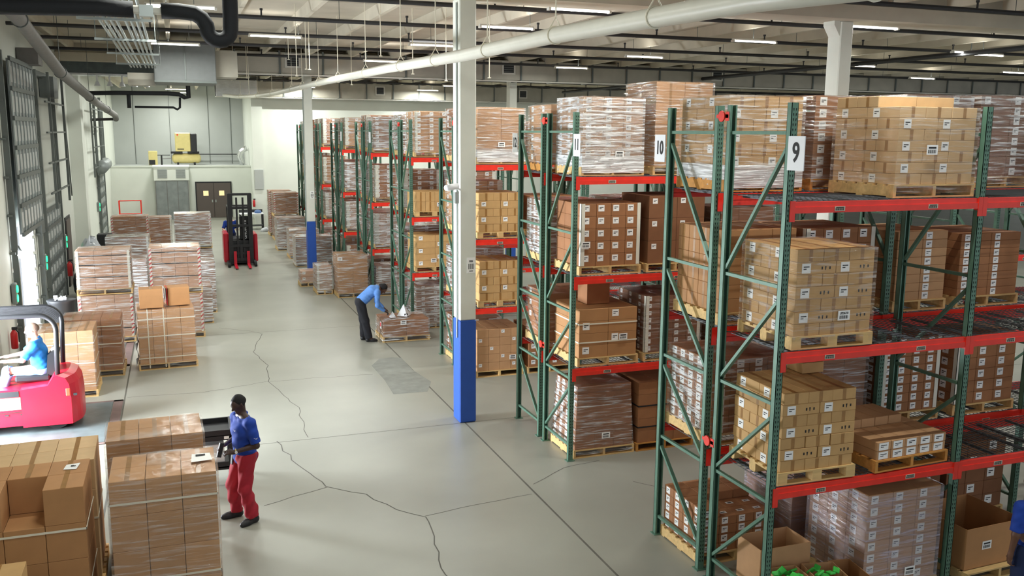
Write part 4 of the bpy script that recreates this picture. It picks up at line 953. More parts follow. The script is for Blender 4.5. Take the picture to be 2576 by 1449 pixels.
load('pinkish wrapped load with striped corner board, lower half of the left double stack', -1.80, 25.0, 0, 1.24, 1.0, 3, 2, 3, .36, 'kraftp', lab='', wrap='wrap', boards=(FR, FL), striped=True, straps=(.2,), strapcol='ink')
load('pinkish wrapped load with white corner boards, upper half of the left double stack', -1.80, 25.0, 1.24, 1.22, 1.0, 3, 2, 4, .24, 'kraftp', lab='', wrap='wrap', boards=(FR, FL), straps=(.30, .62, .86), strapcol='ink')
load('pinkish wrapped load with striped corners, lower half of the right double stack', -.13, 25.0, 0, 1.24, 1.0, 3, 2, 3, .34, 'kraftp', lab='', wrap='wrap', boards=(FL, FR), striped=True, straps=(.05,))
load('pinkish wrapped load with red and white striped corners, upper half of the right double stack', -.13, 25.0, 1.18, 1.22, 1.0, 4, 2, 4, .26, 'kraftp', lab='', wrap='wrap', boards=(FL, FR), striped=True, straps=(.28, .60, .88), strapcol='ink')
load('heavily wrapped low load directly behind the right double stack', .22, 26.75, 0, 1.1, 1.0, 2, 2, 3, .30, 'kraftb', lab='', wrap='wraph', skirt=.04)
load('silver-looking wrapped load, second behind the right double stack', .38, 28.3, 0, 1.1, 1.0, 2, 2, 4, .34, 'kraftb', lab='', wrap='wraph')
load('wrapped brown load with paper cone on top, in the aisle-side row', .42, 30.6, 0, 1.14, 1.0, 3, 2, 4, .31, 'kraftb', lab='', wrap='wraph')
load('film-covered load, lower part of the tall silver stack', .48, 34.6, 0, 1.2, 1.0, 3, 2, 3, .33, 'kraftb', lab='', wrap='wraph')
load('film-covered load with glaring highlights, upper part of the tall silver stack', .48, 34.6, 1.16, 1.2, 1.0, 3, 2, 3, .36, 'kraftb', lab='', wrap='wraph', boards=(FR,), striped=True)
load('grey film-wrapped load behind the left double stack', -1.55, 28.9, 0, 1.22, 1.0, 3, 2, 4, .36, 'kraftb', lab='', wrap='wraph')
load('grey film-wrapped load, tallest behind the left double stack', -1.55, 31.6, 0, 1.24, 1.0, 2, 2, 5, .36, 'kraftb', lab='', wrap='wraph', boards=(FR,))
load('brown load with striped corners, lower one near the back on the left', -1.72, 37.6, 0, 1.28, 1.0, 3, 2, 3, .28, 'kraftb', lab='', wrap='wrap', boards=(FL, FR), striped=True)
load('brown load with striped corners, upper one near the back on the left', -1.72, 37.6, 1.0, 1.28, 1.0, 3, 2, 3, .31, 'kraftb', lab='', wrap='wrap', boards=(FL, FR), striped=True)
load('brown load with pale corner board just right of the striped back stack', -.72, 40.2, 0, .9, 1.0, 2, 1, 5, .33, 'kraftb', lab='', wrap='wrap', boards=(FR,))
carton_thing('single tan carton standing between the two far wrapped rows', -.74, 34.4, 0, .55, .5, .95, 'krafto')
carton_thing('small tan carton in front of the taller one between the far rows', -.55, 33.4, 0, .42, .45, .55, 'kraft')
for i in range(6): tag(put(pallet_mesh(1.0, 1.0, 'wood'), 'pallet', None, (-.45, 36.6, .145*i)), 'empty wooden pallet, %s from the floor in the low stack between the far rows' % ORD[i], 'pallet', 'empty pallets between the far rows')
def cone(x, y, z, label, s=1.0, rz=.4):
    b = MB(); h = .26*s; r = .17*s
    pts = [(r*math.cos(a), r*math.sin(a), 0) for a in (0, math.pi/2, math.pi, 3*math.pi/2)] + [(0, 0, h)]
    b.add(pts, [(0, 1, 4), (1, 2, 4), (2, 3, 4), (3, 0, 4), (3, 2, 1, 0)], 'white'); b.box(-.04*s, -.13*s, .025, .04*s, -.122*s, .06*s, 'ink')
    tag(b.build('paper_cone', loc=(x, y, z), rotz=rz), label, 'paper cone')
cone(.30, 30.4, 1.41, 'white folded paper cone on top of the wrapped load in the aisle-side row', 1.2)
# trash can, film and bags by the wall
t = thing('trash_can', 'round black trash can full of crumpled film beside the left double stack', 'trash can', (-2.98, 26.1, 0))
b = MB(); n = 20
b.tube([(0, 0, 0), (0, 0, .02), (0, 0, .82), (0, 0, .88), (0, 0, .90)], [.26, .27, .33, .36, .35], 'dark', n); b.build('can', t, smooth=True)
r = random.Random(3); b = MB(); b.tube([(0, 0, .80), (0, 0, .84), (0, 0, .87)], [.30, .22, .04], 'film', 12)
for i in range(9): a = r.uniform(0, 6.3); q = r.uniform(.05, .22); b.bar((q*math.cos(a), q*math.sin(a), .8), (q*math.cos(a)+r.uniform(-.1, .1), q*math.sin(a)+r.uniform(-.1, .1), .97), .10, .03, 'film')
b.build('crumpled_film', t)
def blob(name, label, cat, loc, sx, sy, sz, k, seed, amp=.18):
    r = random.Random(seed); b = MB(); nu, nv = 16, 10; vs = []; fs = []
    ph = [r.uniform(0, 6.3) for _ in range(8)]
    for j in range(nv+1):
        v = math.pi*j/nv
        for i in range(nu):
            u = 2*math.pi*i/nu; q = 1+amp*(math.sin(3*u+ph[0])*math.sin(2*v+ph[1])+.7*math.sin(5*u+ph[2]+3*v)+.4*math.sin(7*v+2*u+ph[3]))
            z = math.cos(v)*q; vs.append((sx*math.sin(v)*math.cos(u)*q, sy*math.sin(v)*math.sin(u)*q, max(0, sz*(z+.85)/1.85)))
    for j in range(nv):
        for i in range(nu): fs.append((j*nu+i, (j+1)*nu+i, (j+1)*nu+(i+1) % nu, j*nu+(i+1) % nu))
    b.add(vs, fs, k); return tag(b.build(name, loc=loc, smooth=True), label, cat)
blob('garbage_bag', 'black garbage bag slumped by the dock wall', 'bag', (-2.80, 31.0, 0), .36, .36, 1.1, 'bag', 2, .07)
blob('film_bundle', 'heap of crumpled clear film above the black garbage bag', 'film', (-2.72, 32.4, 0), .46, .46, 1.75, 'film', 5, .10)
b = MB(); b.rbox(-.25, -.25, 0, .25, .25, 1.55, .03, 'dark'); tag(b.build('storage_bin', loc=(-2.55, 36.2, 0)), 'tall black bin behind the film heap', 'bin')
# foreground loads
FG = dict(nx=3, ny=2, nz=4, ch=.39, lab='', tape='T')
load('wrapped tan carton load nearest the standing man, paper on its right corner', -.285, 10.22, 0, 1.07, .80, mk='kraft', wrap='wrapc', straps=(.27, .83), band=True, **FG)
load('long wrapped tan load behind the nearest one, by the black cart', -.40, 11.60, 0, 1.08, .80, mk='kraft', wrap='wrapc', rot=.03, **FG)
b = MB(); b.quad((-.10, -.13, 0), (.12, -.11, 0), (.10, .09, .012), (-.09, .12, .004), 'label')
b.box(-.05, .02, .009, .05, .08, .010, 'ink'); tag(b.build('paper_sheet', loc=(.10, 10.22, 1.728)), 'white paper sheet with barcode on the nearest wrapped load', 'paper')
def top3(i, j, k): return k == 3 and j == 0 and i == 1
load('strapped orange-tan carton load with one top carton missing, lower left', -1.62, 10.24, 0, 1.14, .86, 3, 2, 4, .39, 'krafto', lab='', wrap=None, straps=(.30, .70), tape='T', skip=top3)
b = MB(); b.quad((-.07, -.06, 0), (.06, -.08, 0), (.09, .05, .02), (-.05, .07, .006), 'label'); b.box(-.0, -.02, .012, .05, .02, .0125, 'ink'); tag(b.build('paper_slip', loc=(-1.22, 10.42, 1.706)), 'crumpled white paper slip on the lower-left carton load', 'paper')
load('pale carton load behind the lower-left one, washed by daylight', -1.70, 11.42, 0, 1.3, .9, 3, 2, 4, .36, 'kraftl', lab='', wrap=None, straps=(.5,), tape='T', rot=.02)
t = thing('open_carton', 'open-flapped tan carton wedged behind the nearest wrapped load', 'carton', (-1.02, 11.15, 1.0)); bpy.data.objects.remove(t)
carton_thing('yellowish carton cut off at the lower left corner of the picture', -1.94, 8.55, .90, .45, .48, .42, 'krafty')
load('orange-tan carton load cut off by the bottom left edge', -1.72, 8.80, 0, .9, .6, 2, 1, 2, .375, 'krafto', lab='', wrap=None, straps=(.5,))
# pallets standing at the rack ends along the aisle
load('low wrapped load the bending woman works on', 5.36, 22.84, 0, 1.17, .92, 2, 2, 2, .215, 'kraftb', lab='', wrap='wrap', skirt=.05, ship=(.43, .82))
cone(5.38, 22.75, .60, 'white folded paper cone standing on the low wrapped load', 1.15, .2)
cone(5.05, 22.60, .60, 'small white paper cone by the hands of the bending woman', .6, .9)
b = MB(); b.box(-.005, -.07, -.09, 0, .07, .09, 'label'); b.box(-.007, -.055, -.03, -.005, .055, .07, 'pinklabel'); tag(b.build('pink_label', loc=(4.73, 22.55, .42)), 'pink and white label on the left side of the low wrapped load', 'label')
load('tall wrapped brown load at the rack ends behind the bending woman', 5.22, 29.55, 0, .95, 1.0, 2, 2, 4, .31, 'kraft', lab='', wrap='wrap', ship=(.06, .9))
load('narrow lower wrapped load leaning on the tall wrapped brown load', 4.42, 30.3, 0, .46, .9, 1, 2, 3, .27, 'kraftp', lab='', wrap='wraph', boards=(FL,))
load('small white-labelled wrapped load at the aisle edge', 4.12, 31.9, 0, .5, .6, 1, 1, 2, .2, 'kraftp', lab='F', wrap='wrap')
load('wide wrapped load behind the blue base of the far column', 5.00, 36.9, 0, 1.36, 1.0, 3, 2, 4, .26, 'kraftb', lab='', wrap='wraph', skirt=.04)
load('wrapped load with crumpled film top, second beyond the far column', 4.95, 39.3, 0, 1.2, 1.0, 2, 2, 4, .27, 'kraft', lab='', wrap='wraph')
load('wrapped load with crumpled film top, third beyond the far column', 4.75, 42.2, 0, 1.2, 1.0, 2, 2, 4, .33, 'kraftb', lab='', wrap='wraph')
load('brown load with striped corners, lower one at the far right of the aisle', 5.0, 46.2, 0, 1.15, 1.1, 2, 2, 3, .33, 'kraftb', lab='', wrap='wrap', boards=(FL, FR), striped=True)
load('brown load with striped corners, upper one at the far right of the aisle', 5.0, 46.2, 1.165, 1.15, 1.1, 2, 2, 3, .34, 'kraftb', lab='', wrap='wrap', boards=(FL, FR), striped=True)
load('striped-corner stack partly hidden behind the far right stack', 4.95, 48.3, 0, 1.1, 1.0, 2, 1, 6, .36, 'kraftb', lab='', wrap='wrap', boards=(FL, FR), striped=True)
b = MB(); b.tube([(0, 0, 0), (.1, .1, .06), (.25, .05, .12), (.4, .1, .05)], [.1, .14, .13, .06], 'film', 8); tag(b.build('film_scrap', loc=(4.15, 49.9, 0.0), smooth=True), 'small heap of pinkish film on the floor by the far pilaster', 'film')
# open cartons on the floor under rack 9, the bin beside them and the box on a carton crate
def open_box(name, label, x, y, z, w, d, h, k, rot=0, th=.008, tilt=0.0, flaps=False):
    t = thing(name, label, 'carton', (x, y, z), rot)
    b = MB(); b.box(0, 0, 0, w, d, th, k); b.box(0, 0, 0, w, th, h, k); b.box(0, d-th, 0, w, d, h, k); b.box(0, th, 0, th, d-th, h, k); b.box(w-th, th, 0, w, d-th, h, k); b.build('carton_walls', t)
    if flaps:
        b = MB(); b.box(th, th, h*.55, w-th, d*.42, h*.57, k); o = b.build('inner_flap', t)
    return t
open_box('open_carton', 'large empty open brown carton on the floor under rack 9, first from the aisle', 5.95, 8.02, 0.0, .68, .44, .70, 'kraft', .0)
open_box('open_carton', 'open carton holding green packets at the bottom edge of the picture', 5.95, 7.60, 0, .38, .38, .50, 'kraft', -.1)
open_box('open_carton', 'second open carton holding green packets, right of the first', 6.40, 7.58, 0, .38, .40, .48, 'kraft', -.2)
open_box('open_carton', 'plain low open carton between the green packets and the violet wrapped load', 6.83, 7.60, 0, .28, .44, .42, 'krafto', -.15)
r = random.Random(11)
for i in range(14):
    k = 0 if i < 8 else 1; x0, y0 = ((5.96, 7.60), (6.41, 7.56))[k]
    b = MB(); b.rbox(-.05, -.035, -.012, .05, .035, .012, .006, 'leaf'); o = b.build('packet'); o.location = (x0+.07+(i % 4)*.075, y0+.10+(i//4 % 2)*.14, .475+.02*(i % 3)); o.rotation_euler = (r.uniform(-.8, .8), r.uniform(-.8, .8), r.uniform(0, 3))
    tag(o, ['bright green packet in the first open carton, %s in the heap', 'bright green packet in the second open carton, %s in the heap'][k] % ORD[i-8*k], 'packet', ['green packets in the first carton', 'green packets in the second carton'][k])
t = open_box('open_carton', 'large open brown carton with white label on a pallet, right of the violet wrapped load', 8.66, 7.72, .145, .94, .84, .52, 'krafto', .04, flaps=True)
ship_label(t, .34, -.004, .28, None, s=1.0)
tag(put(pallet_mesh(1.08, 1.0, 'wood'), 'pallet', None, (9.16, 8.16, 0), .04), 'pale pallet under the large open carton right of the violet wrapped load', 'pallet')
x, y = slotc(11, 0, 0); carton_thing('single brown carton standing on the strapped crate of rack 11', x-.22, y-.12, LEV[1]+.14+.805, .42, .38, .36, 'kraftb')
x, y = slotc(9, 1, 0) if False else slotc(9, 0, 0); carton_thing('single yellow-tan carton on top of the unwrapped stack on the low beam, nearest rack', x+.16, y+.10, LEV[1]+.14+.88+.006, .30, .30, .125, 'krafty', lab='T')
# black service cart
t = thing('utility_cart', 'black two-shelf utility cart with white boxes on its lower shelf, behind the standing man', 'cart', (0.14, 14.02, 0))
w2, d2 = .46, .33
b = MB(); b.rbox(-w2, -d2, .80, w2, d2, .83, .01, 'dark')
for (x0, y0, x1, y1) in ((-w2, -d2, w2, -d2+.03), (-w2, d2-.03, w2, d2), (-w2, -d2, -w2+.03, d2), (w2-.03, -d2, w2, d2)): b.box(x0, y0, .74, x1, y1, .90, 'dark')
b.build('top_shelf', t)
b = MB(); b.rbox(-w2, -d2, .30, w2, d2, .34, .01, 'dark'); b.box(-w2, -d2, .28, w2, -d2+.03, .40, 'dark'); b.box(w2-.03, -d2, .28, w2, d2, .40, 'dark'); b.build('lower_shelf', t)
for sx in (-1, 1):
    for sy in (-1, 1):
        b = MB(); b.rbox(sx*(w2-.03)-.03, sy*(d2-.03)-.03, .12, sx*(w2-.03)+.03, sy*(d2-.03)+.03, .80, .008, 'dark'); b.build('leg', t)
        b = MB(); x = sx*(w2-.03); y = sy*(d2-.03); b.tube([(x-.02, y, .062), (x+.02, y, .062)], .062, 'rubber', 14); b.tube([(x-.024, y, .062), (x+.024, y, .062)], .03, 'white', 10); b.box(x-.03, y-.03, .09, x+.03, y+.03, .13, 'grey'); b.build('caster', t)
b = MB(); b.box(w2-.12, -d2-.003, .76, w2-.05, -d2, .80, 'label'); b.build('cart_label', t)
for i, z in enumerate((.345, .505)):
    b = MB(); b.rbox(-.36, -.24, 0, .36, .22, .155, .01, 'white'); tag(b.build('white_box', loc=(.12, 14.0, z)), ['lower white box on the bottom shelf of the black cart', 'upper white box on the bottom shelf of the black cart'][i], 'box')

# ------------------------------------------------------------------ sit-down forklift at the open dock door (it faces the door)
t = thing('forklift', 'red sit-down forklift with black overhead guard, entering the bright dock door', 'forklift', (-1.78, 17.85, 0.02))
def side(poly, y0, y1, k): b = MB(); b.prism(poly, y0, y1, k); return b
# profile in xz, x = 0 at the rear end, truck extends to -X
b = MB()
prof = [(0, .14), (0.0, .62), (-.02, .86), (-.08, .98), (-.20, 1.03), (-.42, 1.02), (-.52, .86), (-.95, .82), (-.95, .14)]
N = 12
vs = []; rings = []
for j in range(N+1):
    v = -1+2*j/N; y = v*.52; inset = .16*(abs(v)**4)
    rings.append([(p[0]-inset if p[0] > -.3 else p[0], y, p[1]-.03*(abs(v)**6)) for p in prof])
for rg in rings: vs += rg
n = len(prof); fs = []
for j in range(N):
    for i in range(n): fs.append((j*n+i, j*n+(i+1) % n, (j+1)*n+(i+1) % n, (j+1)*n+i))
fs += [tuple(range(n))[::-1], tuple(N*n+i for i in range(n))]
b.add(vs, fs, 'truckred'); o = b.build('counterweight', t); o['label'] = 'rounded red rear counterweight'
b = MB(); b.prism([(-.93, .14), (-.93, .80), (-1.42, .80), (-1.50, .50), (-1.62, .44), (-2.10, .44), (-2.20, .14)], -.50, .50, 'truckred'); b.box(-2.08, -.48, .44, -1.55, .48, .46, 'rubber'); b.build('chassis', t)
b = MB(); b.box(-1.30, -.512, .44, -.96, -.50, .66, 'grey'); b.box(-1.42, -.513, .44, -1.31, -.50, .64, 'dark'); b.box(-1.40, -.512, .67, -.98, -.50, .77, 'dark'); b.box(-1.40, -.514, .39, -.50, -.50, .40, 'dark'); b.box(-.46, -.514, .16, -.45, -.50, .80, 'dark')  # black strip above the grey box paints in the shade of a recess
b.box(-1.22, -.514, .34, -1.16, -.50, .36, 'ink'); b.box(-.98, -.514, .34, -.92, -.50, .36, 'ink'); b.box(-.12, -.525, .62, -.06, -.50, .66, 'ink'); b.build('side_panel', t)
for s in (-1, 1):
    b = MB(); b.rbox(-.24, s*.50-.03, .62, -.17, s*.50+.02, .76, .01, 'taillamp'); b.build('tail_light', t)
    b = MB(); b.tube([(-.42, s*.30-.08, .22), (-.42, s*.30+.08, .22)], .22, 'rubber', 20); b.tube([(-.42, s*.30-.085, .22), (-.42, s*.30+.085, .22)], .11, 'grey', 14); b.build('rear_wheel', t)
    b = MB(); b.tube([(-1.90, s*.44-.09, .30), (-1.90, s*.44+.09, .30)], .30, 'rubber', 22); b.tube([(-1.90, s*.44-.095, .30), (-1.90, s*.44+.095, .30)], .15, 'grey', 14); b.build('front_wheel', t)
def guardpath(y): return [(-.36, y, .95), (-.33, y, 1.78)] + [(-.33-.28+.28*math.cos(a), y, 1.80+.28*math.sin(a)) for a in [math.pi*i/16 for i in range(9)]] + [(-1.45, y, 2.08), (-1.60, y, 2.05), (-1.72, y, 1.95), (-1.80, y, 1.80), (-2.0, y, .9), (-2.08, y, .45)]
for y in (-.44, .44):
    b = MB(); b.tube(guardpath(y), .042, 'dark', 10); b.build('overhead_guard', t, smooth=True)
for i in range(7):
    y = -.36+i*.12; b = MB(); p = guardpath(y)[4:12]
    for a, c in zip(p, p[1:]): b.bar(a, c, .05, .018, 'dark', up=(0, 1, 0))
    b.build('guard_bar', t)
b = MB(); b.rbox(-1.06, -.28, .86, -.50, .28, .98, .03, 'seat'); b.build('seat_cushion', t)
b = MB(); b.prism([(-.56, .95), (-.44, .95), (-.36, 1.34), (-.44, 1.38), (-.52, 1.32)], -.25, .25, 'seat'); b.tube([(-.44, -.12, 1.39), (-.42, .12, 1.39)], .045, 'white', 8); b.build('seat_back', t)
b = MB(); b.tube([(-1.62, 0, .46), (-1.50, 0, 1.10)], .04, 'dark', 8)
ring = [(-1.48+.17*math.cos(a)*.9, .17*math.sin(a), 1.14+.17*math.cos(a)*.42) for a in [2*math.pi*i/16 for i in range(17)]]
b.tube(ring, .016, 'rubber', 6, cap=False); b.bar(ring[0], ring[8], .02, .02, 'rubber'); b.bar(ring[4], ring[12], .02, .02, 'rubber'); b.build('steering_wheel', t)
b = MB(); b.rbox(-1.85, -.42, .44, -1.62, .42, .98, .03, 'dark'); b.build('dashboard', t)
b = MB()
for y in (-.30, .30): b.box(-2.36, y-.05, .06, -2.24, y+.05, 2.0, 'dark')
for z in (.5, 1.2, 1.95): b.box(-2.34, -.3, z, -2.26, .3, z+.08, 'dark')
b.box(-2.44, -.45, .10, -2.37, .45, .50, 'dark'); b.build('mast', t)
for y in (-.25, .25): b = MB(); b.box(-3.45, y-.05, .05, -2.40, y+.05, .09, 'dark'); b.box(-2.46, y-.05, .05, -2.42, y+.05, .5, 'dark'); b.build('fork', t)
# ------------------------------------------------------------------ stand-up reach truck coming down the aisle
t = thing('reach_truck', 'red and black stand-up reach truck facing the camera far down the aisle', 'forklift', (2.30, 37.35, 0))
for s in (-1, 1):
    b = MB(); b.rbox(s*.55-.10, .35, .10, s*.55+.10, 1.5, 1.28, .04, 'truckred') if s < 0 else b.rbox(.50, .35, .10, .66, 1.5, 1.22, .04, 'truckred'); b.build('side_cover', t)
    b = MB(); b.box(s*.50-.05, -.35, .05, s*.50+.05, .5, .19, 'dark'); b.build('outrigger', t)
    b = MB(); b.tube([(s*.50-.05, -.38, .085), (s*.50+.05, -.38, .085)], .085, 'rubber', 14); b.build('load_wheel', t)
    b = MB(); b.box(s*.25-.055, -.18, .08, s*.25+.055, -.12, .60, 'truckred'); b.prism([(-.12, .04), (-1.05, .04), (-1.12, .055), (-.12, .10)], s*.25-.055, s*.25+.055, 'truckred', 'x'); b.build('fork', t)
    b = MB(); b.box(s*.38-.08, -.02, .08, s*.38+.08, .16, 2.85, 'dark'); b.box(s*.12-.035, .02, .3, s*.12+.035, .12, 2.7, 'dark'); b.build('mast_channel', t)
b = MB()
b.box(-.42, .10, .10, .42, .30, 1.0, 'dark'); b.build('mast_base', t)
for z in (.45, 1.55, 2.25, 2.78): b = MB(); b.box(-.44, .0, z, .44, .14, z+.09, 'dark'); b.build('mast_crossbar', t)
b = MB(); b.rbox(-.44, .32, .12, .44, 1.5, 1.05, .04, 'dark'); b.build('body', t)
b = MB(); b.rbox(-.02, .18, 1.02, .42, .34, 1.95, .03, 'dark'); o = b.build('black_shroud', t)
text('RAYMOND', .15, 'white', (.17, .174, 1.42), (math.radians(90), math.radians(90), 0), t, 'lettering', bold=.004, sx=1.0)
b = MB()
for s in (-.42, .42):
    b.bar((s, .5, 1.0), (s, .5, 2.3), .05, .05, 'dark'); b.bar((s, 1.4, 1.0), (s, 1.4, 2.3), .05, .05, 'dark'); b.bar((s, .5, 2.3), (s, 1.4, 2.3), .05, .05, 'dark')
for i in range(6): b.bar((-.42, .5+i*.18, 2.3), (.42, .5+i*.18, 2.3), .03, .03, 'dark')
b.build('overhead_guard', t)
b = MB(); b.box(-.42, -.03, .20, .42, .01, .32, 'dark'); b.box(-.42, -.03, .75, .42, .01, .86, 'dark'); b.box(-.05, -.06, .2, .05, -.0, .86, 'dark'); b.build('fork_carriage', t)

# ------------------------------------------------------------------ people: each body is one skin grown from a field of tapered limbs
def sdf_mesh(prims, name, k, vox=.014, noise=0.0, clip=None, smoothk=.035, seed=0):
    P = []
    for p in prims: P.append([np.array(p[0], float), np.array(p[1], float), p[2], p[3], p[4] if len(p) > 4 else None, p[5] if len(p) > 5 else 1.0, p[6] if len(p) > 6 else smoothk])
    lo = np.min([np.minimum(p[0], p[1])-max(p[2], p[3])*max(1, p[5])-.06 for p in P], axis=0); hi = np.max([np.maximum(p[0], p[1])+max(p[2], p[3])*max(1, p[5])+.06 for p in P], axis=0)
    n = np.ceil((hi-lo)/vox).astype(int)+1
    ax = [lo[i]+vox*np.arange(n[i]) for i in range(3)]
    D = np.full(tuple(n), 1.0, dtype=np.float32)
    for a, b_, ra, rb, fl, sc, kk in P:
        m = max(ra, rb)*max(1, sc)+.10
        i0 = np.maximum(((np.minimum(a, b_)-m-lo)/vox).astype(int), 0); i1 = np.minimum(((np.maximum(a, b_)+m-lo)/vox).astype(int)+2, n)
        X, Y, Z = np.meshgrid(ax[0][i0[0]:i1[0]], ax[1][i0[1]:i1[1]], ax[2][i0[2]:i1[2]], indexing='ij')
        Q = np.stack([X, Y, Z], -1)-a; ba = b_-a
        if fl is not None:
            f = np.array(fl, float); f /= np.linalg.norm(f); Q = Q+(Q@f)[..., None]*f*(1/sc-1); ba = ba+(ba@f)*f*(1/sc-1)
        L2 = ba@ba
        h = np.clip((Q@ba)/L2, 0, 1) if L2 > 1e-9 else np.zeros(X.shape)
        d = np.linalg.norm(Q-h[..., None]*ba, axis=-1)-(ra+(rb-ra)*h)
        cur = D[i0[0]:i1[0], i0[1]:i1[1], i0[2]:i1[2]]
        hh = np.clip(.5+.5*(cur-d)/kk, 0, 1); D[i0[0]:i1[0], i0[1]:i1[1], i0[2]:i1[2]] = cur*(1-hh)+d*hh-kk*hh*(1-hh)
    X, Y, Z = np.meshgrid(*ax, indexing='ij')
    if noise:
        rr = np.random.RandomState(seed); w = 0
        for q in range(5):
            f = rr.uniform(-1, 1, 3)*np.array([18, 18, 26])*(1+q*.45); w = w+np.sin(X*f[0]+Y*f[1]+Z*f[2]+rr.uniform(0, 6.3))
        D = D+noise*w/2.2
    if clip is not None:
        for (pt, nr, *lim) in clip:
            nr = np.array(nr, float); nr /= np.linalg.norm(nr); c = (X-pt[0])*nr[0]+(Y-pt[1])*nr[1]+(Z-pt[2])*nr[2]
            if lim:
                q = (X-pt[0])**2+(Y-pt[1])**2+(Z-pt[2])**2; c = np.where(q < lim[0]**2, c, -1)
            D = np.maximum(D, c)
    S = D < 0; idx = -np.ones(tuple(n-1), int); cnt = np.zeros(tuple(n-1)); acc = np.zeros(tuple(n-1)+(3,))
    def cs(A, i, j, k_): return A[i:A.shape[0]-1+i, j:A.shape[1]-1+j, k_:A.shape[2]-1+k_]
    corners = [(i, j, k_) for i in (0, 1) for j in (0, 1) for k_ in (0, 1)]
    for c0 in corners:
        for a_ in range(3):
            if c0[a_]: continue
            c1 = list(c0); c1[a_] = 1
            d0, d1 = cs(D, *c0), cs(D, *c1); m = (d0 < 0) != (d1 < 0)
            tt = np.where(m, d0/np.where(m, d0-d1, 1), 0)
            for ax_ in range(3): acc[..., ax_] += np.where(m, c0[ax_]+(tt if ax_ == a_ else 0), 0)
            cnt += m
    m = cnt > 0; idx[m] = np.arange(m.sum()); V = (acc[m]/cnt[m][:, None]+np.argwhere(m))*vox+lo
    F = []
    for a_ in range(3):
        b1, c1 = (a_+1) % 3, (a_+2) % 3
        s0 = [slice(None)]*3; s1 = [slice(None)]*3; s0[a_] = slice(0, -1); s1[a_] = slice(1, None)
        E0, E1 = S[tuple(s0)], S[tuple(s1)]; ch = np.argwhere(E0 != E1)
        ch = ch[(ch[:, b1] > 0) & (ch[:, c1] > 0) & (ch[:, b1] < n[b1]-1) & (ch[:, c1] < n[c1]-1)]
        def g(db, dc):
            q = ch.copy(); q[:, b1] -= db; q[:, c1] -= dc; return idx[q[:, 0], q[:, 1], q[:, 2]]
        quad = np.stack([g(1, 1), g(0, 1), g(0, 0), g(1, 0)], 1); fl = E0[ch[:, 0], ch[:, 1], ch[:, 2]]
        quad[~fl] = quad[~fl][:, ::-1]; F.append(quad)
    F = np.concatenate(F); F = F[(F >= 0).all(1)]
    me = bpy.data.meshes.new(name); me.from_pydata(V.tolist(), [], F.tolist()); me.materials.append(M[k]); me.polygons.foreach_set('use_smooth', [True]*len(F)); me.update()
    return me
def hand(w, d, up, r=.0095, curl=.5, side=1):
    """palm and five fingers from wrist w, pointing along d, 'up' = back of the hand"""
    w = np.array(w, float); d = np.array(d, float); d /= np.linalg.norm(d); up = np.array(up, float); up -= d*(up@d); up /= np.linalg.norm(up); s = np.cross(d, up)*side
    out = [(w, w+d*.035, .026, .030, up, .7), (w+d*.03-s*.018, w+d*.085-s*.024, .022, .018, up, .6, .012), (w+d*.03+s*.014, w+d*.085+s*.018, .022, .018, up, .6, .012)]
    for i, (o, l) in enumerate(((-.030, .072), (-.010, .082), (.011, .078), (.031, .062))):
        p = w+d*.092+s*o; c = curl*(1+.12*i); q = p+(d*math.cos(c)-up*math.sin(c))*l*.45; e = q+(d*math.cos(c*2.1)-up*math.sin(c*2.1))*l*.35; f = e+(d*math.cos(c*2.8)-up*math.sin(c*2.8))*l*.25
        out += [(p-d*.012, q, r, r*.95, None, 1, .006), (q, e, r*.95, r*.9, None, 1, .006), (e, f, r*.9, r*.75, None, 1, .006)]
    p = w+d*.03-s*.026; q = p+(d*.65-s*.7-up*.2)*.04; e = q+(d*.9-s*.15-up*.5)*.034
    out += [(p, q, .014, .011, None, 1, .012), (q, e, .011, .009, None, 1, .006)]
    return out
def head(c, f, up, skin_scale=1.0):
    """skull, jaw, nose, brow, ears, lips around centre c, facing f"""
    c = np.array(c, float); f = np.array(f, float); f /= np.linalg.norm(f); up = np.array(up, float); up -= f*(up@f); up /= np.linalg.norm(up); s = np.cross(up, f); k = .012
    A = lambda a, b_, d_: c+f*a+s*b_+up*d_
    pr = [(A(-.015, 0, .03), A(-.02, 0, .035), .088, .088, s, .84), (A(.02, 0, -.01), A(.035, 0, -.065), .068, .046, s, .88), (A(.05, 0, .045), A(.05, 0, .02), .045, .045, s, 1.15)]
    pr += [(A(.088, 0, .012), A(.112, 0, -.018), .009, .014, None, 1, k), (A(.095, .012, -.022), A(.095, -.012, -.022), .009, .009, None, 1, k), (A(.080, .018, -.048), A(.080, -.018, -.048), .009, .009, None, 1, .008), (A(.075, .02, -.058), A(.075, -.02, -.058), .009, .009, None, 1, .008)]
    pr += [(A(.082, .035, .030), A(.086, .012, .030), .008, .008, None, 1, k), (A(.082, -.035, .030), A(.086, -.012, .030), .008, .008, None, 1, k), (A(.066, 0, -.088), A(.060, 0, -.092), .022, .022, None, 1, .02)]
    for q in (-1, 1): pr += [(A(-.008, q*.077, .018), A(-.012, q*.080, -.022), .013, .009, None, 1, .006)]
    return pr, A
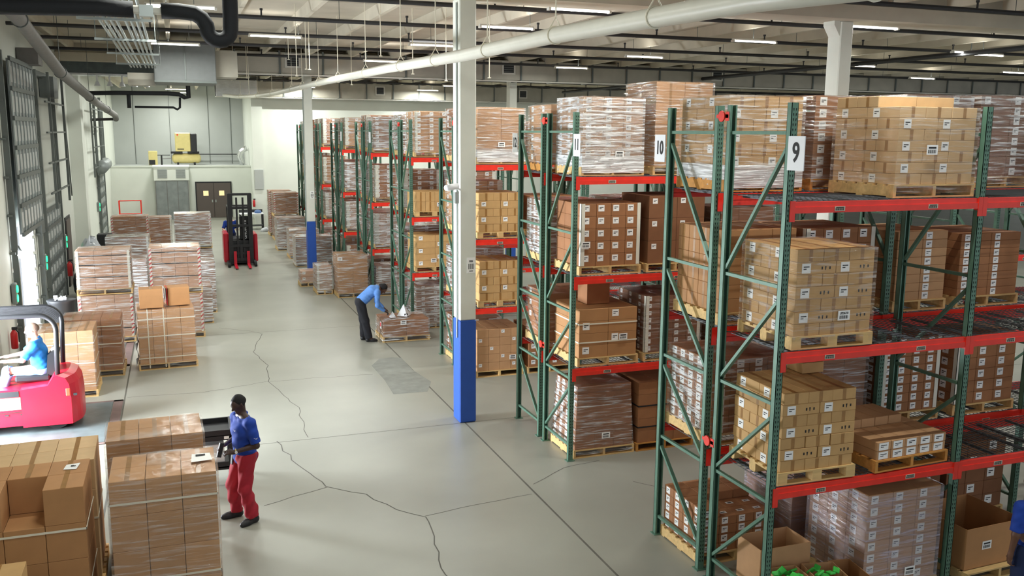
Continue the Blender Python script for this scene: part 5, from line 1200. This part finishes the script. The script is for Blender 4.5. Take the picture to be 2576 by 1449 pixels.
def person(label, loc, rotz, J, sk, hairk, parts, vox=.012, hair_r=.095):
    """J: dict of joints in local space (x forward, y left, z up)"""
    t = thing('person', label, 'person', loc, rotz)
    g = {k_: np.array(v, float) for k_, v in J.items()}
    pr, A = head(g['head'], g['face'], g['hup']); B = list(pr)
    ch = g['chest']; hp = g['hip']; nk = g['neck']; lat = g['lat']/np.linalg.norm(g['lat']); hl = g.get('hlat', lat)
    B += [(nk, g['head']-g['hup']*.05-g['face']*.02, .054, .052)]
    mid = (ch+hp)/2
    B += [(ch+lat*.05, ch-lat*.05, .105, .105), (nk-(nk-ch)*.25+lat*.06, ch+lat*.07, .07, .10), (nk-(nk-ch)*.25-lat*.06, ch-lat*.07, .07, .10), (ch, mid, .125, .115, lat, 1.2), (mid, hp, .115, .125, lat, 1.2)]
    for s in ('L', 'R'):
        sg = 1 if s == 'L' else -1
        B += [(nk+lat*.04*sg, g['sh'+s], .05, .055), (g['sh'+s], g['el'+s], .052, .040), (g['el'+s], g['wr'+s], .040, .026)]
        B += [(hp+hl*.08*sg, g['kn'+s], .088, .058), (g['kn'+s], g['an'+s], .056, .038)]
        B += hand(g['wr'+s], g['hd'+s], g['hu'+s], curl=J.get('curl', .45) if not isinstance(J.get('curl'), np.ndarray) else .45, side=-sg)
        B += [(g['an'+s], g['to'+s], .040, .030)]
    put(sdf_mesh(B, 'body', sk, vox), 'body', t)
    if hairk:
        pts = [(A(-.022, 0, .045), A(-.03, 0, .03), hair_r, hair_r, np.cross(g['hup'], g['face']), .86)]
        if J.get('bun') is not None: pts.append((A(-.08, 0, .02), A(-.11, 0, .0), .06, .05))
        put(sdf_mesh(pts, 'hair', hairk, .010, noise=.003, clip=[(A(.045, 0, .06), A(1, 0, -.75)-A(0, 0, 0)), (A(0, 0, -.035), A(-.25, 0, -1)-A(0, 0, 0))]), 'hair', t)
    for e in (-1, 1):
        b = MB(); c_ = A(.083, e*.031, .012); b.tube([c_-g['face']*.006, c_, c_+g['face']*.006], [.004, .010, .003], 'white', 8); b.tube([c_+g['face']*.004, c_+g['face']*.008], [.005, .003], 'ink', 6); b.build('eye', t, smooth=True)
    sh = parts.get('shirt')
    if sh:
        S = [(ch+lat*.06, ch-lat*.06, .128, .128), (nk-(nk-ch)*.3+lat*.05, ch+lat*.07, .085, .118), (nk-(nk-ch)*.3-lat*.05, ch-lat*.07, .085, .118), (ch, mid, .146, .142, lat, 1.22), (mid, hp-(mid-hp)*.12, .142, .152, lat, 1.22)]
        cl = [(hp+(mid-hp)*sh.get('hem', -.1), hp-mid)]
        for s in ('L', 'R'):
            sg = 1 if s == 'L' else -1; S += [(nk+lat*.05*sg-(nk-ch)*.15, g['sh'+s], .068, .076)]
            if sh.get('long'): S += [(g['sh'+s], g['el'+s], .072, .056), (g['el'+s], g['wr'+s], .056, .042)]; cl.append((g['wr'+s]+(g['el'+s]-g['wr'+s])*.08, g['wr'+s]-g['el'+s], .12))
            else: S += [(g['sh'+s], g['el'+s], .078, .070)]; cl.append((g['el'+s]+(g['sh'+s]-g['el'+s])*.12, g['el'+s]-g['sh'+s], .16))
        cl.append((nk+(g['head']-nk)*.05, g['head']-nk, .16))
        put(sdf_mesh(S, 'shirt', sh['k'], vox, noise=.004, clip=cl, seed=4), 'shirt', t)
        b = MB(); hv = (g['head']-nk); hv /= np.linalg.norm(hv); c0 = nk+hv*.0; f0 = g['face']-hv*(g['face']@hv); f0 /= np.linalg.norm(f0); s0 = np.cross(hv, f0)
        b.tube([c0+(f0*math.cos(a)+s0*math.sin(a))*.068+hv*(.012-.012*math.cos(a)) for a in [2*math.pi*i/16 for i in range(17)]], .014, sh['k'], 6, cap=False); b.build('collar', t, smooth=True)
    tr = parts['trousers']; T_ = [(hp+hl*.05, hp-hl*.05, .138, .138, None, 1)]
    for s in ('L', 'R'):
        sg = 1 if s == 'L' else -1
        T_ += [(hp+hl*.085*sg, g['kn'+s], tr.get('r0', .112), tr.get('r1', .086)), (g['kn'+s], g['an'+s], tr.get('r1', .086), tr.get('r2', .078))]
    cl = [(hp+(mid-hp)*.30, mid-hp, .5)] + [(g['an'+s]+(g['kn'+s]-g['an'+s])*tr.get('cuff', .0), g['an'+s]-g['kn'+s], .2) for s in ('L', 'R')]
    put(sdf_mesh(T_, 'trousers', tr['k'], vox, noise=tr.get('n', .006), clip=cl, seed=9), 'trousers', t)
    for s in ('L', 'R'):
        a, to = g['an'+s], g['to'+s]; dd = (to-a); dd[2] = 0; dd /= np.linalg.norm(dd); z0 = g.get('sole', 0)
        base = np.array([0, 0, 1.0]); an0 = a-base*(.045)
        put(sdf_mesh([(a-dd*.035-base*.035, a-dd*.02+base*.01, .048, .05), (a-dd*.03-base*.045, a+dd*.13-base*.052, .045, .044), (a+dd*.10-base*.05, a+dd*.19-base*.058, .046, .034)], 'shoe', parts.get('shoe', 'shoe'), .010, clip=[(a-base*.088, -base)]), 'shoe', t)
    return t, g, A
V3 = lambda *a: np.array(a, float)
# the standing man: local x = the way he faces, y = his left
J = dict(head=(.045, 0, 1.655), face=(.90, .10, -.42), hup=(.42, 0, .90), neck=(-.01, 0, 1.49), chest=(.0, 0, 1.30), hip=(-.02, 0, .93), lat=(0, 1, 0),
         shL=(-.02, .20, 1.42), shR=(.0, -.20, 1.42), elL=(-.07, .26, 1.12), elR=(-.02, -.27, 1.12), wrL=(.20, .15, 1.06), wrR=(.22, -.10, 1.10),
         hdL=(.9, -.45, .02), hdR=(.9, .35, .05), huL=(.2, .6, .75), huR=(0, -.5, .8), knL=(.05, .12, .50), knR=(.10, -.14, .50), anL=(-.03, .16, .09), anR=(.06, -.17, .09), toL=(.12, .20, .04), toR=(.22, -.20, .04))
t, g, A = person('person in blue polo shirt and red trousers standing, looking down at a handheld device', (.68, 12.40, .0), math.radians(180+20), J, 'skind', 'hairblack',
                 dict(shirt=dict(k='polo', hem=-.45), trousers=dict(k='pantred', r0=.122, r1=.092, r2=.084, cuff=.0, n=.011)), vox=.011)
b = MB(); wv = (g['wrL']-g['elL']); wv /= np.linalg.norm(wv); c0 = g['wrL']-wv*.03; u0 = np.cross(wv, (0, 0, 1)); u0 /= np.linalg.norm(u0); v0 = np.cross(wv, u0)
b.tube([c0+(u0*math.cos(a)+v0*math.sin(a))*.033 for a in [2*math.pi*i/14 for i in range(15)]], .008, 'cream', 6, cap=False); b.tube([c0-u0*.030, c0-u0*.044], .018, 'white', 10); b.build('wrist_watch', t)
b = MB(); sw = [(-.028, .010), (-.020, -.006), (-.006, -.010), (.028, .012), (-.004, -.002), (-.018, .0)]
for (cx, cy, cz, nx, ny) in ((.135, .07, 1.33, 1, .15), (-.04, .298, 1.24, .0, 1)):
    n_ = V3(nx, ny, 0); n_ /= np.linalg.norm(n_); s_ = V3(-n_[1], n_[0], 0); vs = [V3(cx, cy, cz)+n_*.016+s_*p[0]*1.1*(-1)+V3(0, 0, 1)*p[1]*1.1 for p in sw]; b.add(vs, [(0, 1, 2, 3, 4, 5)], 'white')
b.build('shirt_logo', t)
b = MB(); b.box(-.03, -.155, .90, .03, -.135, 1.0, 'dark'); b.bar((.11, -.10, .95), (.12, -.12, .80), .05, .03, 'dark'); b.build('holster', t)
R_ = Matrix.Translation((.68, 12.40, 0)) @ Matrix.Rotation(math.radians(200), 4, 'Z')
t = thing('barcode_scanner', 'dark handheld scanner held by the standing man', 'scanner', R_ @ Vector((.315, -.03, 1.06)), math.radians(200))
b = MB(); b.bar((-.03, 0, .10), (.025, 0, -.09), .06, .028, 'dark', up=(0, 1, 0)); b.build('body', t)
b = MB(); b.bar((-.040, 0, .09), (-.014, 0, .01), .042, .010, 'grey', up=(0, 1, 0)); b.build('screen', t)
# the bending woman faces the rack (towards +X)
J = dict(head=(.40, 0, 1.33), face=(.60, -.05, -.80), hup=(.80, 0, .60), neck=(.30, 0, 1.37), chest=(.14, 0, 1.30), hip=(-.17, 0, 1.02), lat=(0, 1, 0),
         shL=(.25, .18, 1.27), shR=(.25, -.18, 1.27), elL=(.27, .22, .97), elR=(.24, -.23, .95), wrL=(.45, .13, .80), wrR=(.44, -.15, .78),
         hdL=(.8, -.2, -.45), hdR=(.8, .2, -.45), huL=(.4, 0, .9), huR=(.4, 0, .9), knL=(-.10, .11, .54), knR=(-.06, -.12, .54), anL=(-.09, .11, .09), anR=(.02, -.13, .09), toL=(.08, .12, .04), toR=(.20, -.14, .04), bun=(1, 1, 1))
t, g, A = person('person in light blue shirt and black trousers bending over the low wrapped pallet', (4.42, 22.72, 0), math.radians(-6), J, 'skinm', 'hairblack',
                 dict(shirt=dict(k='shirt', long=True, hem=.05), trousers=dict(k='pantblack', r0=.125, r1=.098, r2=.095)), vox=.013, hair_r=.105)
for s in ('L', 'R'):
    hh = [(p[0], p[1], p[2]*1.18, p[3]*1.18, *p[4:]) for p in hand(g['wr'+s]-g['hd'+s]*.03, g['hd'+s], g['hu'+s], side=-1 if s == 'L' else 1)]
    put(sdf_mesh(hh, 'glove', 'dark', .007), 'glove', t)
# the forklift driver, seated, faces the dock door (-X)
J = dict(head=(.02, 0, 1.755), face=(1, 0, -.12), hup=(.12, 0, 1), neck=(-.03, 0, 1.60), chest=(-.04, 0, 1.40), hip=(-.10, 0, 1.06), lat=(0, 1, 0),
         shL=(-.02, .20, 1.53), shR=(-.02, -.20, 1.53), elL=(.16, .24, 1.30), elR=(.18, -.24, 1.32), wrL=(.42, .16, 1.28), wrR=(.44, -.12, 1.30),
         hdL=(1, 0, 0), hdR=(1, 0, 0), huL=(0, .3, 1), huR=(0, -.3, 1), knL=(.40, .12, 1.10), knR=(.44, -.13, 1.04), anL=(.56, .12, .58), anR=(.62, -.14, .56), toL=(.70, .12, .53), toR=(.78, -.14, .50))
person('person with cropped hair in blue T-shirt and jeans seated on the forklift', (-2.52, 17.80, -.06), math.radians(180), J, 'skinl', 'hairgrey',
       dict(shirt=dict(k='tee', hem=-.15), trousers=dict(k='jeans', r0=.105, r1=.085, r2=.075, cuff=.05)), vox=.013, hair_r=.091)[0].scale = (1.07, 1.07, 1.04)
# the reach truck operator, standing sideways at the left of the mast
J = dict(head=(.02, 0, 1.80), face=(.9, -.2, -.1), hup=(.1, 0, 1), neck=(-.02, 0, 1.63), chest=(0, 0, 1.45), hip=(-.02, 0, 1.10), lat=(0, 1, 0),
         shL=(0, .20, 1.57), shR=(0, -.20, 1.57), elL=(.02, .27, 1.30), elR=(.05, -.30, 1.30), wrL=(.22, .22, 1.30), wrR=(.24, -.27, 1.28),
         hdL=(1, 0, 0), hdR=(1, 0, 0), huL=(0, .3, 1), huR=(0, -.3, 1), knL=(.03, .10, .68), knR=(.03, -.10, .68), anL=(0, .11, .28), anR=(0, -.11, .28), toL=(.14, .12, .24), toR=(.14, -.12, .24))
person('person in blue shirt operating the reach truck behind its mast', (2.02, 39.1, 0), math.radians(-90), J, 'skinl', 'hairblack', dict(shirt=dict(k='polo', hem=-.1), trousers=dict(k='navy')), vox=.018)
b = MB(); b.rbox(-.45, -.3, 0, .45, .3, .19, .02, 'dark'); o = b.build('operator_platform', bpy.data.objects['reach_truck'], (0, 1.82, 0))
# the person cut off by the right edge
J = dict(head=(.03, 0, 1.62), face=(.95, 0, -.25), hup=(.25, 0, 1), neck=(-.02, 0, 1.45), chest=(0, 0, 1.27), hip=(-.02, 0, .92), lat=(0, 1, 0),
         shL=(0, .20, 1.39), shR=(0, -.20, 1.39), elL=(.0, .25, 1.10), elR=(.0, -.25, 1.10), wrL=(.04, .25, .86), wrR=(.04, -.25, .86),
         hdL=(.1, 0, -1), hdR=(.1, 0, -1), huL=(0, .3, 1), huR=(0, -.3, 1), knL=(.03, .10, .50), knR=(.03, -.10, .50), anL=(0, .11, .09), anR=(0, -.11, .09), toL=(.14, .12, .04), toR=(.14, -.12, .04))
person('person in blue shirt and navy trousers cut off by the right edge', (8.50, 6.76, 0), math.radians(95), J, 'skinm', 'hairblack', dict(shirt=dict(k='polo', hem=-.2), trousers=dict(k='navy')), vox=.014)
